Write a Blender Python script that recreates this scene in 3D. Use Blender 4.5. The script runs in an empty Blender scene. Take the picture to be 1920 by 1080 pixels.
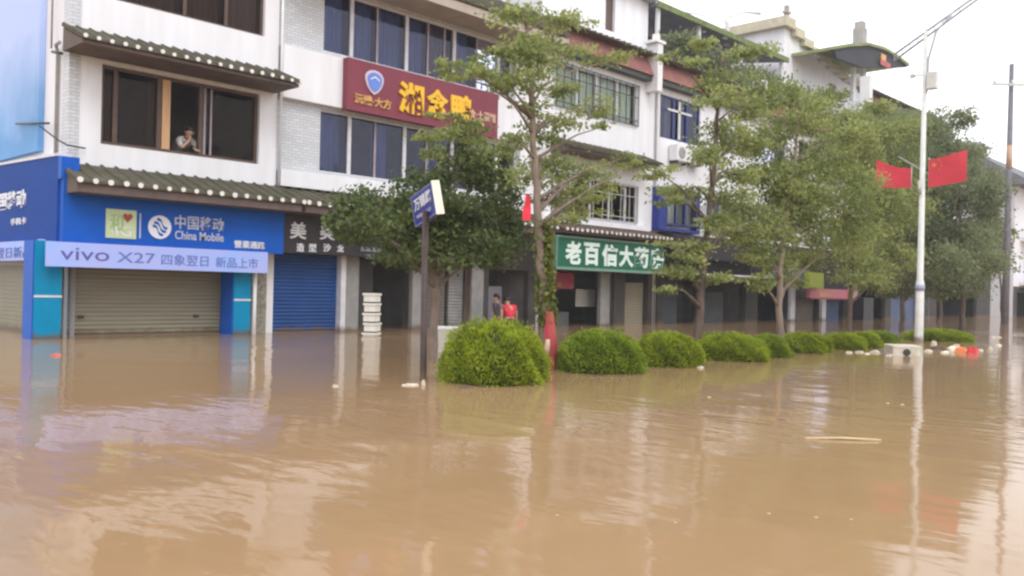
import bpy, bmesh, math, random
import numpy as np
from mathutils import Vector, Matrix
random.seed(7); rng = np.random.default_rng(11)
S = bpy.context.scene
COL = S.collection
PI = math.pi

# ------------------------------------------------------------------ camera
# world: x runs along the row of shops, y from the camera towards them, z = 0 is the flood water
CAMH = 1.15
FPX, YAW, PITCH, ROLL = 1650.0, math.radians(43.79), math.radians(0.03), math.radians(1.338)
fw = Vector((math.cos(PITCH) * math.cos(YAW), math.cos(PITCH) * math.sin(YAW), math.sin(PITCH)))
r0 = Vector((math.sin(YAW), -math.cos(YAW), 0)); u0 = r0.cross(fw)
rt = r0 * math.cos(ROLL) + u0 * math.sin(ROLL)
up = -r0 * math.sin(ROLL) + u0 * math.cos(ROLL)
cam = bpy.data.objects.new('camera', bpy.data.cameras.new('camera'))
COL.objects.link(cam); S.camera = cam
cam.data.sensor_width = 36; cam.data.lens = 36 * FPX / 1920
cam.data.clip_start = 0.05; cam.data.clip_end = 3000
m = Matrix((rt, up, -fw)).transposed().to_4x4(); m.translation = (0, 0, CAMH)
cam.matrix_world = m

def ray(x, y): return fw + rt * ((x - 960) / FPX) - up * ((y - 540) / FPX)
def on_y(x, y, Y):
    d = ray(x, y); t = Y / d.y
    return Vector((d.x * t, Y, CAMH + d.z * t))
def on_x(x, y, X):
    d = ray(x, y); t = X / d.x
    return Vector((X, d.y * t, CAMH + d.z * t))
def on_w(x, y, Z=0.0):
    d = ray(x, y); t = (Z - CAMH) / d.z
    return Vector((d.x * t, d.y * t, Z))

# ------------------------------------------------------------------ sky and sun (bright overcast)
SUN_EL, SUN_AZ = math.radians(46), math.radians(-112)      # azimuth of the sun measured from +x
W = bpy.data.worlds.new("World"); S.world = W; W.use_nodes = True
nt = W.node_tree; nt.nodes.clear()
out = nt.nodes.new('ShaderNodeOutputWorld')
sky = nt.nodes.new('ShaderNodeTexSky'); sky.sky_type = 'NISHITA'; sky.sun_disc = False
sky.sun_elevation = SUN_EL; sky.sun_rotation = math.radians(90) - SUN_AZ
b1 = nt.nodes.new('ShaderNodeBackground'); b1.inputs[1].default_value = 0.12
nt.links.new(sky.outputs[0], b1.inputs[0])
b2 = nt.nodes.new('ShaderNodeBackground'); b2.inputs[0].default_value = (0.98, 0.985, 1.0, 1); b2.inputs[1].default_value = 1.6
mx = nt.nodes.new('ShaderNodeMixShader')
tc = nt.nodes.new('ShaderNodeTexCoord'); nz = nt.nodes.new('ShaderNodeTexNoise')
nz.inputs['Scale'].default_value = 2.2; nz.inputs['Detail'].default_value = 4
mr = nt.nodes.new('ShaderNodeMapRange'); mr.inputs[1].default_value = 0.3; mr.inputs[2].default_value = 0.7
mr.inputs[3].default_value = 0.8; mr.inputs[4].default_value = 0.97
nt.links.new(tc.outputs['Generated'], nz.inputs['Vector']); nt.links.new(nz.outputs['Fac'], mr.inputs[0])
nt.links.new(mr.outputs[0], mx.inputs[0]); nt.links.new(b1.outputs[0], mx.inputs[1]); nt.links.new(b2.outputs[0], mx.inputs[2])
nt.links.new(mx.outputs[0], out.inputs[0])
sl = bpy.data.lights.new('sun', 'SUN'); sl.energy = 0.9; sl.angle = math.radians(25); sl.color = (1, 0.98, 0.95)
so = bpy.data.objects.new('sun', sl); COL.objects.link(so)
sd = Vector((math.cos(SUN_EL) * math.cos(SUN_AZ), math.cos(SUN_EL) * math.sin(SUN_AZ), math.sin(SUN_EL)))
so.rotation_euler = sd.to_track_quat('Z', 'Y').to_euler(); so.location = sd * 60
S.view_settings.view_transform = 'Standard'; S.view_settings.look = 'None'
S.view_settings.exposure = 0.3; S.view_settings.gamma = 1.0
S.render.engine = 'CYCLES'
S.cycles.use_denoising = True
S.cycles.max_bounces = 7; S.cycles.diffuse_bounces = 3; S.cycles.glossy_bounces = 3
S.cycles.transparent_max_bounces = 8; S.cycles.transmission_bounces = 3
S.cycles.caustics_reflective = False; S.cycles.caustics_refractive = False
S.cycles.filter_width = 2.5

# ------------------------------------------------------------------ materials
MATS = {}
def mat(name, col, rough=0.7, var=0.12, scale=3.0, bump=0.0, bscale=40.0, spec=0.35, metal=0.0, col2=None, stretch=(1, 1, 1), detail=5, tide=False):
    if name in MATS: return MATS[name]
    M = bpy.data.materials.new(name); M.use_nodes = True
    t = M.node_tree; p = t.nodes['Principled BSDF']
    p.inputs['Roughness'].default_value = rough; p.inputs['Metallic'].default_value = metal
    p.inputs['Specular IOR Level'].default_value = spec
    c = t.nodes.new('ShaderNodeTexCoord'); mp = t.nodes.new('ShaderNodeMapping'); mp.inputs['Scale'].default_value = stretch
    t.links.new(c.outputs['Object'], mp.inputs[0])
    n = t.nodes.new('ShaderNodeTexNoise'); n.inputs['Scale'].default_value = scale; n.inputs['Detail'].default_value = detail
    n.inputs['Roughness'].default_value = 0.6
    t.links.new(mp.outputs[0], n.inputs['Vector'])
    rp = t.nodes.new('ShaderNodeMapRange'); rp.inputs[1].default_value = 0.32; rp.inputs[2].default_value = 0.68
    t.links.new(n.outputs['Fac'], rp.inputs[0])
    mxn = t.nodes.new('ShaderNodeMix'); mxn.data_type = 'RGBA'
    a = tuple(min(1, v * (1 + var)) for v in col); b = col2 or tuple(v * (1 - var) for v in col)
    mxn.inputs[6].default_value = (*b, 1); mxn.inputs[7].default_value = (*a, 1)
    t.links.new(rp.outputs[0], mxn.inputs[0]); t.links.new(mxn.outputs[2], p.inputs['Base Color'])
    if tide:                                  # mud left on the wall just above the flood by the waves
        sp = t.nodes.new('ShaderNodeSeparateXYZ'); t.links.new(c.outputs['Object'], sp.inputs[0])
        nt_ = t.nodes.new('ShaderNodeTexNoise'); nt_.inputs['Scale'].default_value = 5; t.links.new(c.outputs['Object'], nt_.inputs['Vector'])
        ad = t.nodes.new('ShaderNodeMath'); ad.operation = 'MULTIPLY_ADD'; ad.inputs[1].default_value = 0.22
        t.links.new(nt_.outputs['Fac'], ad.inputs[0]); t.links.new(sp.outputs[2], ad.inputs[2])
        mz = t.nodes.new('ShaderNodeMapRange'); mz.inputs[1].default_value = 0.15; mz.inputs[2].default_value = 0.26; mz.inputs[3].default_value = 0.8; mz.inputs[4].default_value = 0.0
        t.links.new(ad.outputs[0], mz.inputs[0])
        m3 = t.nodes.new('ShaderNodeMix'); m3.data_type = 'RGBA'; m3.inputs[7].default_value = (0.125, 0.082, 0.048, 1)
        t.links.new(mz.outputs[0], m3.inputs[0]); t.links.new(mxn.outputs[2], m3.inputs[6]); t.links.new(m3.outputs[2], p.inputs['Base Color'])
    if bump > 0:
        n2 = t.nodes.new('ShaderNodeTexNoise'); n2.inputs['Scale'].default_value = bscale; n2.inputs['Detail'].default_value = 3
        t.links.new(mp.outputs[0], n2.inputs['Vector'])
        bp = t.nodes.new('ShaderNodeBump'); bp.inputs['Strength'].default_value = bump; bp.inputs['Distance'].default_value = 0.02
        t.links.new(n2.outputs['Fac'], bp.inputs['Height']); t.links.new(bp.outputs[0], p.inputs['Normal'])
    MATS[name] = M
    return M

def tile_mat(name, c1, c2, mortar, sx, sy, axis='xz'):
    M = bpy.data.materials.new(name); M.use_nodes = True
    t = M.node_tree; p = t.nodes['Principled BSDF']; p.inputs['Roughness'].default_value = 0.45
    c = t.nodes.new('ShaderNodeTexCoord'); sp = t.nodes.new('ShaderNodeSeparateXYZ'); cb = t.nodes.new('ShaderNodeCombineXYZ')
    t.links.new(c.outputs['Object'], sp.inputs[0])
    ad = t.nodes.new('ShaderNodeMath'); ad.operation = 'ADD'
    t.links.new(sp.outputs[0], ad.inputs[0]); t.links.new(sp.outputs[1], ad.inputs[1])
    t.links.new(ad.outputs[0], cb.inputs[0]); t.links.new(sp.outputs[2], cb.inputs[1])
    b = t.nodes.new('ShaderNodeTexBrick')
    b.inputs['Color1'].default_value = (*c1, 1); b.inputs['Color2'].default_value = (*c2, 1); b.inputs['Mortar'].default_value = (*mortar, 1)
    b.inputs['Scale'].default_value = 1; b.inputs['Brick Width'].default_value = sx; b.inputs['Row Height'].default_value = sy
    b.inputs['Mortar Size'].default_value = 0.009; b.inputs['Mortar Smooth'].default_value = 0.4
    t.links.new(cb.outputs[0], b.inputs[0]); t.links.new(b.outputs['Color'], p.inputs['Base Color'])
    MATS[name] = M
    return M

def glass_mat(name, tint, gl=0.10, refl=(0.9, 0.92, 1)):
    M = bpy.data.materials.new(name); M.use_nodes = True
    t = M.node_tree; t.nodes.remove(t.nodes['Principled BSDF']); o = t.nodes['Material Output']
    tr = t.nodes.new('ShaderNodeBsdfTransparent'); tr.inputs[0].default_value = (*tint, 1)
    g = t.nodes.new('ShaderNodeBsdfGlossy'); g.inputs['Roughness'].default_value = 0.03; g.inputs[0].default_value = (*refl, 1)
    f = t.nodes.new('ShaderNodeFresnel'); f.inputs[0].default_value = 1.5
    c = t.nodes.new('ShaderNodeTexCoord'); n = t.nodes.new('ShaderNodeTexNoise'); n.inputs['Scale'].default_value = 1.3
    bp = t.nodes.new('ShaderNodeBump'); bp.inputs['Strength'].default_value = 0.12; bp.inputs['Distance'].default_value = 0.1
    t.links.new(c.outputs['Object'], n.inputs['Vector']); t.links.new(n.outputs['Fac'], bp.inputs['Height']); t.links.new(bp.outputs[0], g.inputs['Normal'])
    ma = t.nodes.new('ShaderNodeMath'); ma.operation = 'MULTIPLY_ADD'; ma.inputs[1].default_value = 1.0; ma.inputs[2].default_value = gl - 0.04
    t.links.new(f.outputs[0], ma.inputs[0])
    x = t.nodes.new('ShaderNodeMixShader'); t.links.new(ma.outputs[0], x.inputs[0])
    t.links.new(tr.outputs[0], x.inputs[1]); t.links.new(g.outputs[0], x.inputs[2]); t.links.new(x.outputs[0], o.inputs[0])
    MATS[name] = M
    return M

def leaf_mat(name, dark, light, trans=0.25):
    M = bpy.data.materials.new(name); M.use_nodes = True
    t = M.node_tree; p = t.nodes['Principled BSDF']; o = t.nodes['Material Output']
    p.inputs['Roughness'].default_value = 0.5; p.inputs['Specular IOR Level'].default_value = 0.3
    at = t.nodes.new('ShaderNodeAttribute'); at.attribute_name = 'leaf_tone'
    mxn = t.nodes.new('ShaderNodeMix'); mxn.data_type = 'RGBA'
    mxn.inputs[6].default_value = (*dark, 1); mxn.inputs[7].default_value = (*light, 1)
    t.links.new(at.outputs['Fac'], mxn.inputs[0]); t.links.new(mxn.outputs[2], p.inputs['Base Color'])
    tl = t.nodes.new('ShaderNodeBsdfTranslucent'); t.links.new(mxn.outputs[2], tl.inputs[0])
    x = t.nodes.new('ShaderNodeMixShader'); x.inputs[0].default_value = trans
    t.links.new(p.outputs[0], x.inputs[1]); t.links.new(tl.outputs[0], x.inputs[2]); t.links.new(x.outputs[0], o.inputs[0])
    MATS[name] = M
    return M

white = mat('white_render', (0.79, 0.79, 0.84), 0.85, 0.02, 1.1, 0.15, 30, col2=(0.715, 0.71, 0.74), stretch=(2.6, 2.6, 0.3))
whitetrim = mat('white_trim', (0.74, 0.73, 0.75), 0.6, 0.05, 3)
grey_tile = tile_mat('grey_wall_tile', (0.52, 0.535, 0.57), (0.62, 0.635, 0.67), (0.38, 0.39, 0.42), 0.2, 0.07)
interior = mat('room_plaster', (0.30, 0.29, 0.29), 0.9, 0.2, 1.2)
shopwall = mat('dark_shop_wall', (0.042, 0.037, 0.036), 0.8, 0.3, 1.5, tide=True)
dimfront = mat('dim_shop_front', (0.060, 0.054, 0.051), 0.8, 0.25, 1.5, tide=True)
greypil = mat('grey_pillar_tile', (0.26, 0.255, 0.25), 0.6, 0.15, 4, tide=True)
tan = mat('tan_soffit', (0.42, 0.36, 0.31), 0.8, 0.12, 2)
brown = mat('brown_soffit', (0.13, 0.095, 0.085), 0.8, 0.2, 3)
rooft = mat('mossy_roof_tile', (0.105, 0.092, 0.078), 0.95, 0.25, 2.6, 0.6, 25, col2=(0.080, 0.078, 0.042), spec=0.1)
redroof = mat('red_brown_roof', (0.25, 0.105, 0.095), 0.8, 0.15, 2.5, 0.2, 30)
tile_end = mat('whitewashed_tile_end', (0.70, 0.69, 0.66), 0.8, 0.1, 20)
brownframe = mat('brown_window_frame', (0.10, 0.06, 0.045), 0.45, 0.15, 5)
orangewood = mat('orange_wood', (0.60, 0.36, 0.19), 0.5, 0.12, 8, stretch=(1, 1, 0.1))
alu = mat('pale_aluminium', (0.62, 0.61, 0.65), 0.4, 0.08, 6, tide=True)
pinkalu = mat('pinkish_aluminium', (0.36, 0.29, 0.33), 0.45, 0.1, 6)
darkbar = mat('dark_iron', (0.045, 0.05, 0.045), 0.5, 0.2, 8)
galv = mat('galvanised_steel', (0.50, 0.50, 0.48), 0.4, 0.12, 9, metal=0.3)
curt = mat('pale_curtain', (0.60, 0.56, 0.62), 0.9, 0.12, 3, stretch=(8, 8, 0.3))
curtblue = mat('blue_grey_curtain', (0.34, 0.40, 0.62), 0.9, 0.2, 3, stretch=(8, 8, 0.3))
curtbrown = mat('brown_curtain', (0.36, 0.25, 0.22), 0.9, 0.2, 3, stretch=(8, 8, 0.3))
curtgreen = mat('green_white_curtain', (0.66, 0.76, 0.66), 0.9, 0.15, 3, stretch=(8, 8, 0.3))
blue = mat('blue_sign_sheet', (0.006, 0.092, 0.47), 0.45, 0.10, 1.3, spec=0.12)
navy = mat('navy_sheet', (0.02, 0.03, 0.17), 0.4, 0.15, 2)
cyan = mat('turquoise_tile', (0.0, 0.225, 0.43), 0.45, 0.08, 3, spec=0.12, tide=True)
lilac = mat('pale_blue_banner', (0.30, 0.43, 0.86), 0.5, 0.06, 1.2, col2=(0.42, 0.45, 0.82), spec=0.15)
bannerblue = mat('banner_print_blue', (0.11, 0.17, 0.50), 0.5, 0.05, 3)
letter = mat('white_lettering', (0.72, 0.74, 0.80), 0.5, 0.03, 3)
greyletter = mat('silver_lettering', (0.50, 0.52, 0.66), 0.4, 0.05, 3)
beige = mat('beige_shutter', (0.255, 0.235, 0.175), 0.55, 0.06, 2, stretch=(0.5, 0.5, 3), tide=True)
blueshut = mat('blue_shutter', (0.010, 0.055, 0.21), 0.5, 0.12, 2, tide=True)
maroon = mat('maroon_sign_sheet', (0.205, 0.045, 0.068), 0.5, 0.08, 1.2, spec=0.2)
gold = mat('gold_lettering', (0.80, 0.46, 0.02), 0.45, 0.08, 4)
dullgold = mat('dull_gold_lettering', (0.55, 0.30, 0.10), 0.45, 0.1, 4)
badgeblue = mat('badge_blue', (0.12, 0.22, 0.62), 0.4, 0.08, 5)
badgerim = mat('badge_rim', (0.60, 0.50, 0.60), 0.35, 0.05, 5)
blackboard = mat('black_sign_board', (0.028, 0.022, 0.026), 0.5, 0.2, 3)
green = mat('green_sign_sheet', (0.008, 0.125, 0.075), 0.45, 0.1, 1.5)
greenrim = mat('green_sign_trim', (0.18, 0.32, 0.24), 0.4, 0.1, 3)
mint = mat('mint_lettering', (0.72, 0.85, 0.80), 0.5, 0.03, 3)
limesq = mat('pale_lime_panel', (0.52, 0.62, 0.38), 0.5, 0.06, 6)
limedeep = mat('lime_green_print', (0.36, 0.50, 0.22), 0.5, 0.06, 6)
red = mat('red_cloth', (0.62, 0.025, 0.05), 0.7, 0.12, 2.0)
redflag = mat('red_flag_cloth', (0.60, 0.045, 0.07), 0.7, 0.1, 2.0)
yellow = mat('yellow_star', (0.66, 0.25, 0.07), 0.7, 0.05, 2.0)
foam = mat('white_foam', (0.74, 0.72, 0.67), 0.9, 0.08, 6, 0.2, 90)
polew = mat('white_painted_steel', (0.60, 0.60, 0.58), 0.45, 0.10, 4, tide=True)
poledark = mat('brown_black_steel', (0.05, 0.03, 0.028), 0.45, 0.3, 5, tide=True)
signblue = mat('street_sign_blue', (0.018, 0.03, 0.25), 0.4, 0.1, 3)
cream = mat('cream_sign_edge', (0.80, 0.73, 0.60), 0.5, 0.05, 4)
bark = mat('grey_bark', (0.115, 0.085, 0.068), 0.9, 0.3, 14, 0.6, 30, stretch=(1, 1, 0.25))
palebark = mat('pale_bark', (0.22, 0.17, 0.14), 0.9, 0.25, 12, 0.6, 30, stretch=(1, 1, 0.25))
concrete = mat('weathered_concrete', (0.33, 0.32, 0.31), 0.9, 0.2, 2)
greyroof = mat('grey_sheet_roof', (0.14, 0.14, 0.155), 0.7, 0.2, 2)
darkcloth = mat('dark_awning_sheet', (0.035, 0.035, 0.045), 0.7, 0.2, 2)
pink = mat('pink_awning', (0.58, 0.17, 0.30), 0.6, 0.15, 1.2, col2=(0.58, 0.26, 0.18))
limelight = mat('lime_box', (0.36, 0.44, 0.05), 0.5, 0.08, 2)
orange = mat('orange_plastic', (0.75, 0.20, 0.06), 0.4, 0.15, 6)
wood = mat('pale_stick', (0.55, 0.42, 0.26), 0.8, 0.15, 10)
cable = mat('black_cable', (0.03, 0.03, 0.03), 0.6, 0.1, 5)
stone = mat('stacked_stone', (0.25, 0.23, 0.19), 0.9, 0.4, 9, 0.6, 12)
skin = mat('skin', (0.45, 0.27, 0.19), 0.55, 0.08, 12)
hairm = mat('black_hair', (0.012, 0.010, 0.010), 0.5, 0.2, 20)
paleshirt = mat('pale_shirt', (0.50, 0.47, 0.48), 0.85, 0.1, 8)
greyshirt = mat('grey_shirt', (0.13, 0.12, 0.14), 0.85, 0.1, 8)
darkshorts = mat('dark_shorts', (0.03, 0.025, 0.022), 0.85, 0.1, 8)
glass_brown = glass_mat('brown_tinted_glass', (0.36, 0.30, 0.27), 0.03, (0.42, 0.35, 0.32))
glass_blue = glass_mat('blue_tinted_glass', (0.44, 0.46, 0.60), 0.06, (0.58, 0.60, 0.78))
glass_clear = glass_mat('clear_glass', (0.94, 0.96, 0.95), 0.03, (0.7, 0.75, 0.75))

def poster_mat():
    # a printed picture of a sky: pale cloud at its top, clear blue below
    M = mat('sky_picture_print', (0.13, 0.32, 0.62), 0.5, 0.12, 0.5, spec=0.1)
    t = M.node_tree; c = t.nodes.new('ShaderNodeTexCoord'); sp = t.nodes.new('ShaderNodeSeparateXYZ'); r = t.nodes.new('ShaderNodeMapRange')
    r.inputs[1].default_value = 1.2; r.inputs[2].default_value = 3.4
    n = t.nodes.new('ShaderNodeTexNoise'); n.inputs['Scale'].default_value = 1.1; a = t.nodes.new('ShaderNodeMath'); a.operation = 'MULTIPLY_ADD'; a.inputs[1].default_value = 1.6
    t.links.new(c.outputs['Object'], sp.inputs[0]); t.links.new(c.outputs['Object'], n.inputs['Vector']); t.links.new(n.outputs['Fac'], a.inputs[0]); t.links.new(sp.outputs[2], a.inputs[2]); t.links.new(a.outputs[0], r.inputs[0])
    m = t.nodes.new('ShaderNodeMix'); m.data_type = 'RGBA'; src = t.nodes['Principled BSDF'].inputs['Base Color'].links[0].from_socket
    t.links.new(r.outputs[0], m.inputs[0]); t.links.new(src, m.inputs[6]); m.inputs[7].default_value = (0.46, 0.56, 0.88, 1)
    t.links.new(m.outputs[2], t.nodes['Principled BSDF'].inputs['Base Color'])
    return M

# flood water: opaque brown, with small wind ripples
def water_material():
    M = bpy.data.materials.new('muddy_flood_water'); M.use_nodes = True
    t = M.node_tree; p = t.nodes['Principled BSDF']
    p.inputs['Roughness'].default_value = 0.06; p.inputs['IOR'].default_value = 1.33
    p.inputs['Specular IOR Level'].default_value = 0.27
    c = t.nodes.new('ShaderNodeTexCoord')
    n0 = t.nodes.new('ShaderNodeTexNoise'); n0.inputs['Scale'].default_value = 0.22; n0.inputs['Detail'].default_value = 5
    n0.inputs['Distortion'].default_value = 1.6; n0.inputs['Detail'].default_value = 8; n0.inputs['Roughness'].default_value = 0.62
    mp0 = t.nodes.new('ShaderNodeMapping'); mp0.inputs['Rotation'].default_value = (0, 0, -0.2); mp0.inputs['Scale'].default_value = (0.8, 2.2, 1)
    t.links.new(c.outputs['Object'], mp0.inputs[0]); t.links.new(mp0.outputs[0], n0.inputs['Vector'])
    mxn = t.nodes.new('ShaderNodeMix'); mxn.data_type = 'RGBA'
    mxn.inputs[6].default_value = (0.27, 0.168, 0.088, 1); mxn.inputs[7].default_value = (0.375, 0.242, 0.132, 1)
    t.links.new(n0.outputs['Fac'], mxn.inputs[0]); t.links.new(mxn.outputs[2], p.inputs['Base Color'])
    # waves: elongated crests lying across the street, in patches
    mp = t.nodes.new('ShaderNodeMapping'); mp.inputs['Rotation'].default_value = (0, 0, -math.radians(43.79) + 0.15); mp.inputs['Scale'].default_value = (1.0, 0.42, 1)
    t.links.new(c.outputs['Object'], mp.inputs[0])
    def noise(scale, det, src, rough=0.5):
        n = t.nodes.new('ShaderNodeTexNoise'); n.inputs['Scale'].default_value = scale; n.inputs['Detail'].default_value = det
        n.inputs['Roughness'].default_value = rough; n.inputs['Distortion'].default_value = 0.3
        t.links.new(src, n.inputs['Vector']); return n.outputs['Fac']
    def math_(op, a, b):
        k = t.nodes.new('ShaderNodeMath'); k.operation = op
        for i, v in enumerate((a, b)):
            if hasattr(v, 'links') or hasattr(v, 'is_linked'): t.links.new(v, k.inputs[i])
            else: k.inputs[i].default_value = v
        return k.outputs[0]
    w1 = noise(2.2, 2.0, mp.outputs[0]); w2 = noise(7.5, 2.0, mp.outputs[0]); w3 = noise(0.7, 1.0, mp.outputs[0])
    patch = noise(0.16, 2.0, c.outputs['Object'])
    pr = t.nodes.new('ShaderNodeMapRange'); pr.inputs[1].default_value = 0.42; pr.inputs[2].default_value = 0.62
    pr.inputs[3].default_value = 0.25; pr.inputs[4].default_value = 1.0
    t.links.new(patch, pr.inputs[0])
    h = math_('ADD', math_('MULTIPLY', w1, 0.75), math_('ADD', math_('MULTIPLY', w2, 0.24), math_('MULTIPLY', w3, 0.6)))
    h = math_('MULTIPLY', h, pr.outputs[0])
    bp = t.nodes.new('ShaderNodeBump'); bp.inputs['Strength'].default_value = 1.0; bp.inputs['Distance'].default_value = WAVE
    t.links.new(h, bp.inputs['Height']); t.links.new(bp.outputs[0], p.inputs['Normal'])
    return M
WAVE = 0.027

# ------------------------------------------------------------------ mesh helpers
class MB:
    def __init__(s): s.v = []; s.f = []; s.m = []; s.sm = []
    def face(s, pts, mi=0, smooth=False):
        b = len(s.v); s.v += [tuple(p) for p in pts]; s.f.append(tuple(range(b, b + len(pts)))); s.m.append(mi); s.sm.append(smooth)
    def box(s, x0, x1, y0, y1, z0, z1, mi=0):
        b = len(s.v)
        s.v += [(x, y, z) for z in (z0, z1) for x, y in ((x0, y0), (x1, y0), (x1, y1), (x0, y1))]
        for q in ((3, 2, 1, 0), (4, 5, 6, 7), (0, 1, 5, 4), (1, 2, 6, 5), (2, 3, 7, 6), (3, 0, 4, 7)):
            s.f.append(tuple(b + i for i in q)); s.m.append(mi); s.sm.append(False)
        return s
    def obox(s, M, hx, hy, hz, mi=0):
        b = len(s.v)
        s.v += [tuple(M @ Vector((x * hx, y * hy, z * hz))) for z in (-1, 1) for x, y in ((-1, -1), (1, -1), (1, 1), (-1, 1))]
        for q in ((3, 2, 1, 0), (4, 5, 6, 7), (0, 1, 5, 4), (1, 2, 6, 5), (2, 3, 7, 6), (3, 0, 4, 7)):
            s.f.append(tuple(b + i for i in q)); s.m.append(mi); s.sm.append(False)
        return s
    def tube(s, pts, rad, n=8, mi=0, cap=True):
        pts = [Vector(p) for p in pts]
        if not hasattr(rad, '__len__'): rad = [rad] * len(pts)
        b = len(s.v); ref = None
        for i, p in enumerate(pts):
            d = (pts[min(i + 1, len(pts) - 1)] - pts[max(i - 1, 0)]).normalized()
            if ref is None: ref = d.orthogonal().normalized()
            ref = (ref - d * ref.dot(d)).normalized(); bi = d.cross(ref)
            for k in range(n):
                a = 2 * PI * k / n; s.v.append(tuple(p + (ref * math.cos(a) + bi * math.sin(a)) * rad[i]))
        for i in range(len(pts) - 1):
            for k in range(n):
                a0 = b + i * n + k; a1 = b + i * n + (k + 1) % n
                s.f.append((a0, a1, a1 + n, a0 + n)); s.m.append(mi); s.sm.append(True)
        if cap:
            s.f.append(tuple(b + k for k in reversed(range(n)))); s.m.append(mi); s.sm.append(False)
            e = b + (len(pts) - 1) * n
            s.f.append(tuple(e + k for k in range(n))); s.m.append(mi); s.sm.append(False)
        return s
    def prism(s, poly, y0, y1, mi=0, axis='y'):
        """poly in (x, z), extruded along y (or poly in (y, z) extruded along x)"""
        f = (lambda p, t: (p[0], t, p[1])) if axis == 'y' else (lambda p, t: (t, p[0], p[1]))
        b = len(s.v); n = len(poly)
        s.v += [f(p, y0) for p in poly] + [f(p, y1) for p in poly]
        s.f.append(tuple(b + i for i in range(n))); s.m.append(mi); s.sm.append(False)
        s.f.append(tuple(b + n + i for i in reversed(range(n)))); s.m.append(mi); s.sm.append(False)
        for i in range(n):
            j = (i + 1) % n
            s.f.append((b + i, b + n + i, b + n + j, b + j)); s.m.append(mi); s.sm.append(False)
        return s
    def build(s, name, mats, parent=None, loc=None):
        if not isinstance(mats, (list, tuple)): mats = [mats]
        o0 = Vector((0, 0, 0)); q = parent
        while q is not None: o0 = o0 + q.location; q = q.parent
        L = Vector(loc) if loc is not None else Vector((0, 0, 0))
        off = o0 + L
        me = bpy.data.meshes.new(name)
        me.from_pydata([(v[0] - off.x, v[1] - off.y, v[2] - off.z) for v in s.v], [], s.f)
        for x in mats: me.materials.append(x)
        me.polygons.foreach_set('material_index', s.m); me.polygons.foreach_set('use_smooth', s.sm)
        me.validate(); me.update()
        bm = bmesh.new(); bm.from_mesh(me)
        bmesh.ops.recalc_face_normals(bm, faces=bm.faces); bm.to_mesh(me); bm.free()
        o = bpy.data.objects.new(name, me); COL.objects.link(o)
        o.parent = parent; o.location = L
        return o

def tag(o, label, cat, group=None, kind=None):
    if label: o['label'] = label
    if cat: o['category'] = cat
    if group: o['group'] = group
    if kind: o['kind'] = kind
    return o
def thing(name, loc, label, cat, group=None):
    o = bpy.data.objects.new(name, None); COL.objects.link(o); o.location = loc; o.empty_display_size = 0.2
    return tag(o, label, cat, group)

def text(parent, s, x0, x1, z0, z1, y, material, name='lettering', depth=0.02, bold=0.0, M=None, keep=False):
    """lettering stretched into the box x0..x1, z0..z1 on the plane y, facing -y (or mapped by M from (u, v, depth))"""
    cu = bpy.data.curves.new('t', 'FONT'); cu.body = s; cu.extrude = 0.02; cu.offset = bold; cu.resolution_u = 3
    ob = bpy.data.objects.new('t', cu); COL.objects.link(ob)
    bpy.context.view_layer.update()
    dg = bpy.context.evaluated_depsgraph_get()
    me = bpy.data.meshes.new_from_object(ob.evaluated_get(dg))
    bpy.data.objects.remove(ob); bpy.data.curves.remove(cu)
    n = len(me.vertices); co = np.empty(n * 3); me.vertices.foreach_get('co', co); co = co.reshape(n, 3)
    lo = co.min(0); hi = co.max(0)
    u = (co[:, 0] - lo[0]) / (hi[0] - lo[0]); v = (co[:, 1] - lo[1]) / (hi[1] - lo[1]); w = (co[:, 2] - lo[2]) / max(hi[2] - lo[2], 1e-6)
    if M is None:
        P = np.stack([x0 + u * (x1 - x0), y - w * depth, z0 + v * (z1 - z0)], 1)
    else:
        P = np.array([tuple(M(a, b, c)) for a, b, c in zip(u, v, w)])
    o0 = Vector((0, 0, 0)); q = parent
    while q is not None: o0 = o0 + q.location; q = q.parent
    P = P - np.array(o0)
    me.vertices.foreach_set('co', P.astype(np.float32).ravel()); me.update()
    me.materials.clear(); me.materials.append(material); me.name = name
    o = bpy.data.objects.new(name, me); COL.objects.link(o); o.parent = parent
    return o

def wall_holes(mb, x0, x1, z0, z1, holes, y, t=0.2, mi=0):
    xs = sorted({x0, x1, *[min(max(h[i], x0), x1) for h in holes for i in (0, 1)]}); zs = sorted({z0, z1, *[min(max(h[i], z0), z1) for h in holes for i in (2, 3)]})
    for i in range(len(xs) - 1):
        for j in range(len(zs) - 1):
            cx, cz = (xs[i] + xs[i + 1]) / 2, (zs[j] + zs[j + 1]) / 2
            if any(h[0] < cx < h[1] and h[2] < cz < h[3] for h in holes): continue
            a, b, c, d = xs[i], xs[i + 1], zs[j], zs[j + 1]
            mb.face([(a, y, c), (b, y, c), (b, y, d), (a, y, d)], mi); mb.face([(a, y + t, c), (a, y + t, d), (b, y + t, d), (b, y + t, c)], mi)
    for h in holes:
        a, b, c, d = h[:4]
        mb.face([(a, y, c), (a, y + t, c), (a, y + t, d), (a, y, d)], mi); mb.face([(b, y, c), (b, y, d), (b, y + t, d), (b, y + t, c)], mi)
        mb.face([(a, y, c), (b, y, c), (b, y + t, c), (a, y + t, c)], mi); mb.face([(a, y, d), (a, y + t, d), (b, y + t, d), (b, y, d)], mi)

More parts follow.
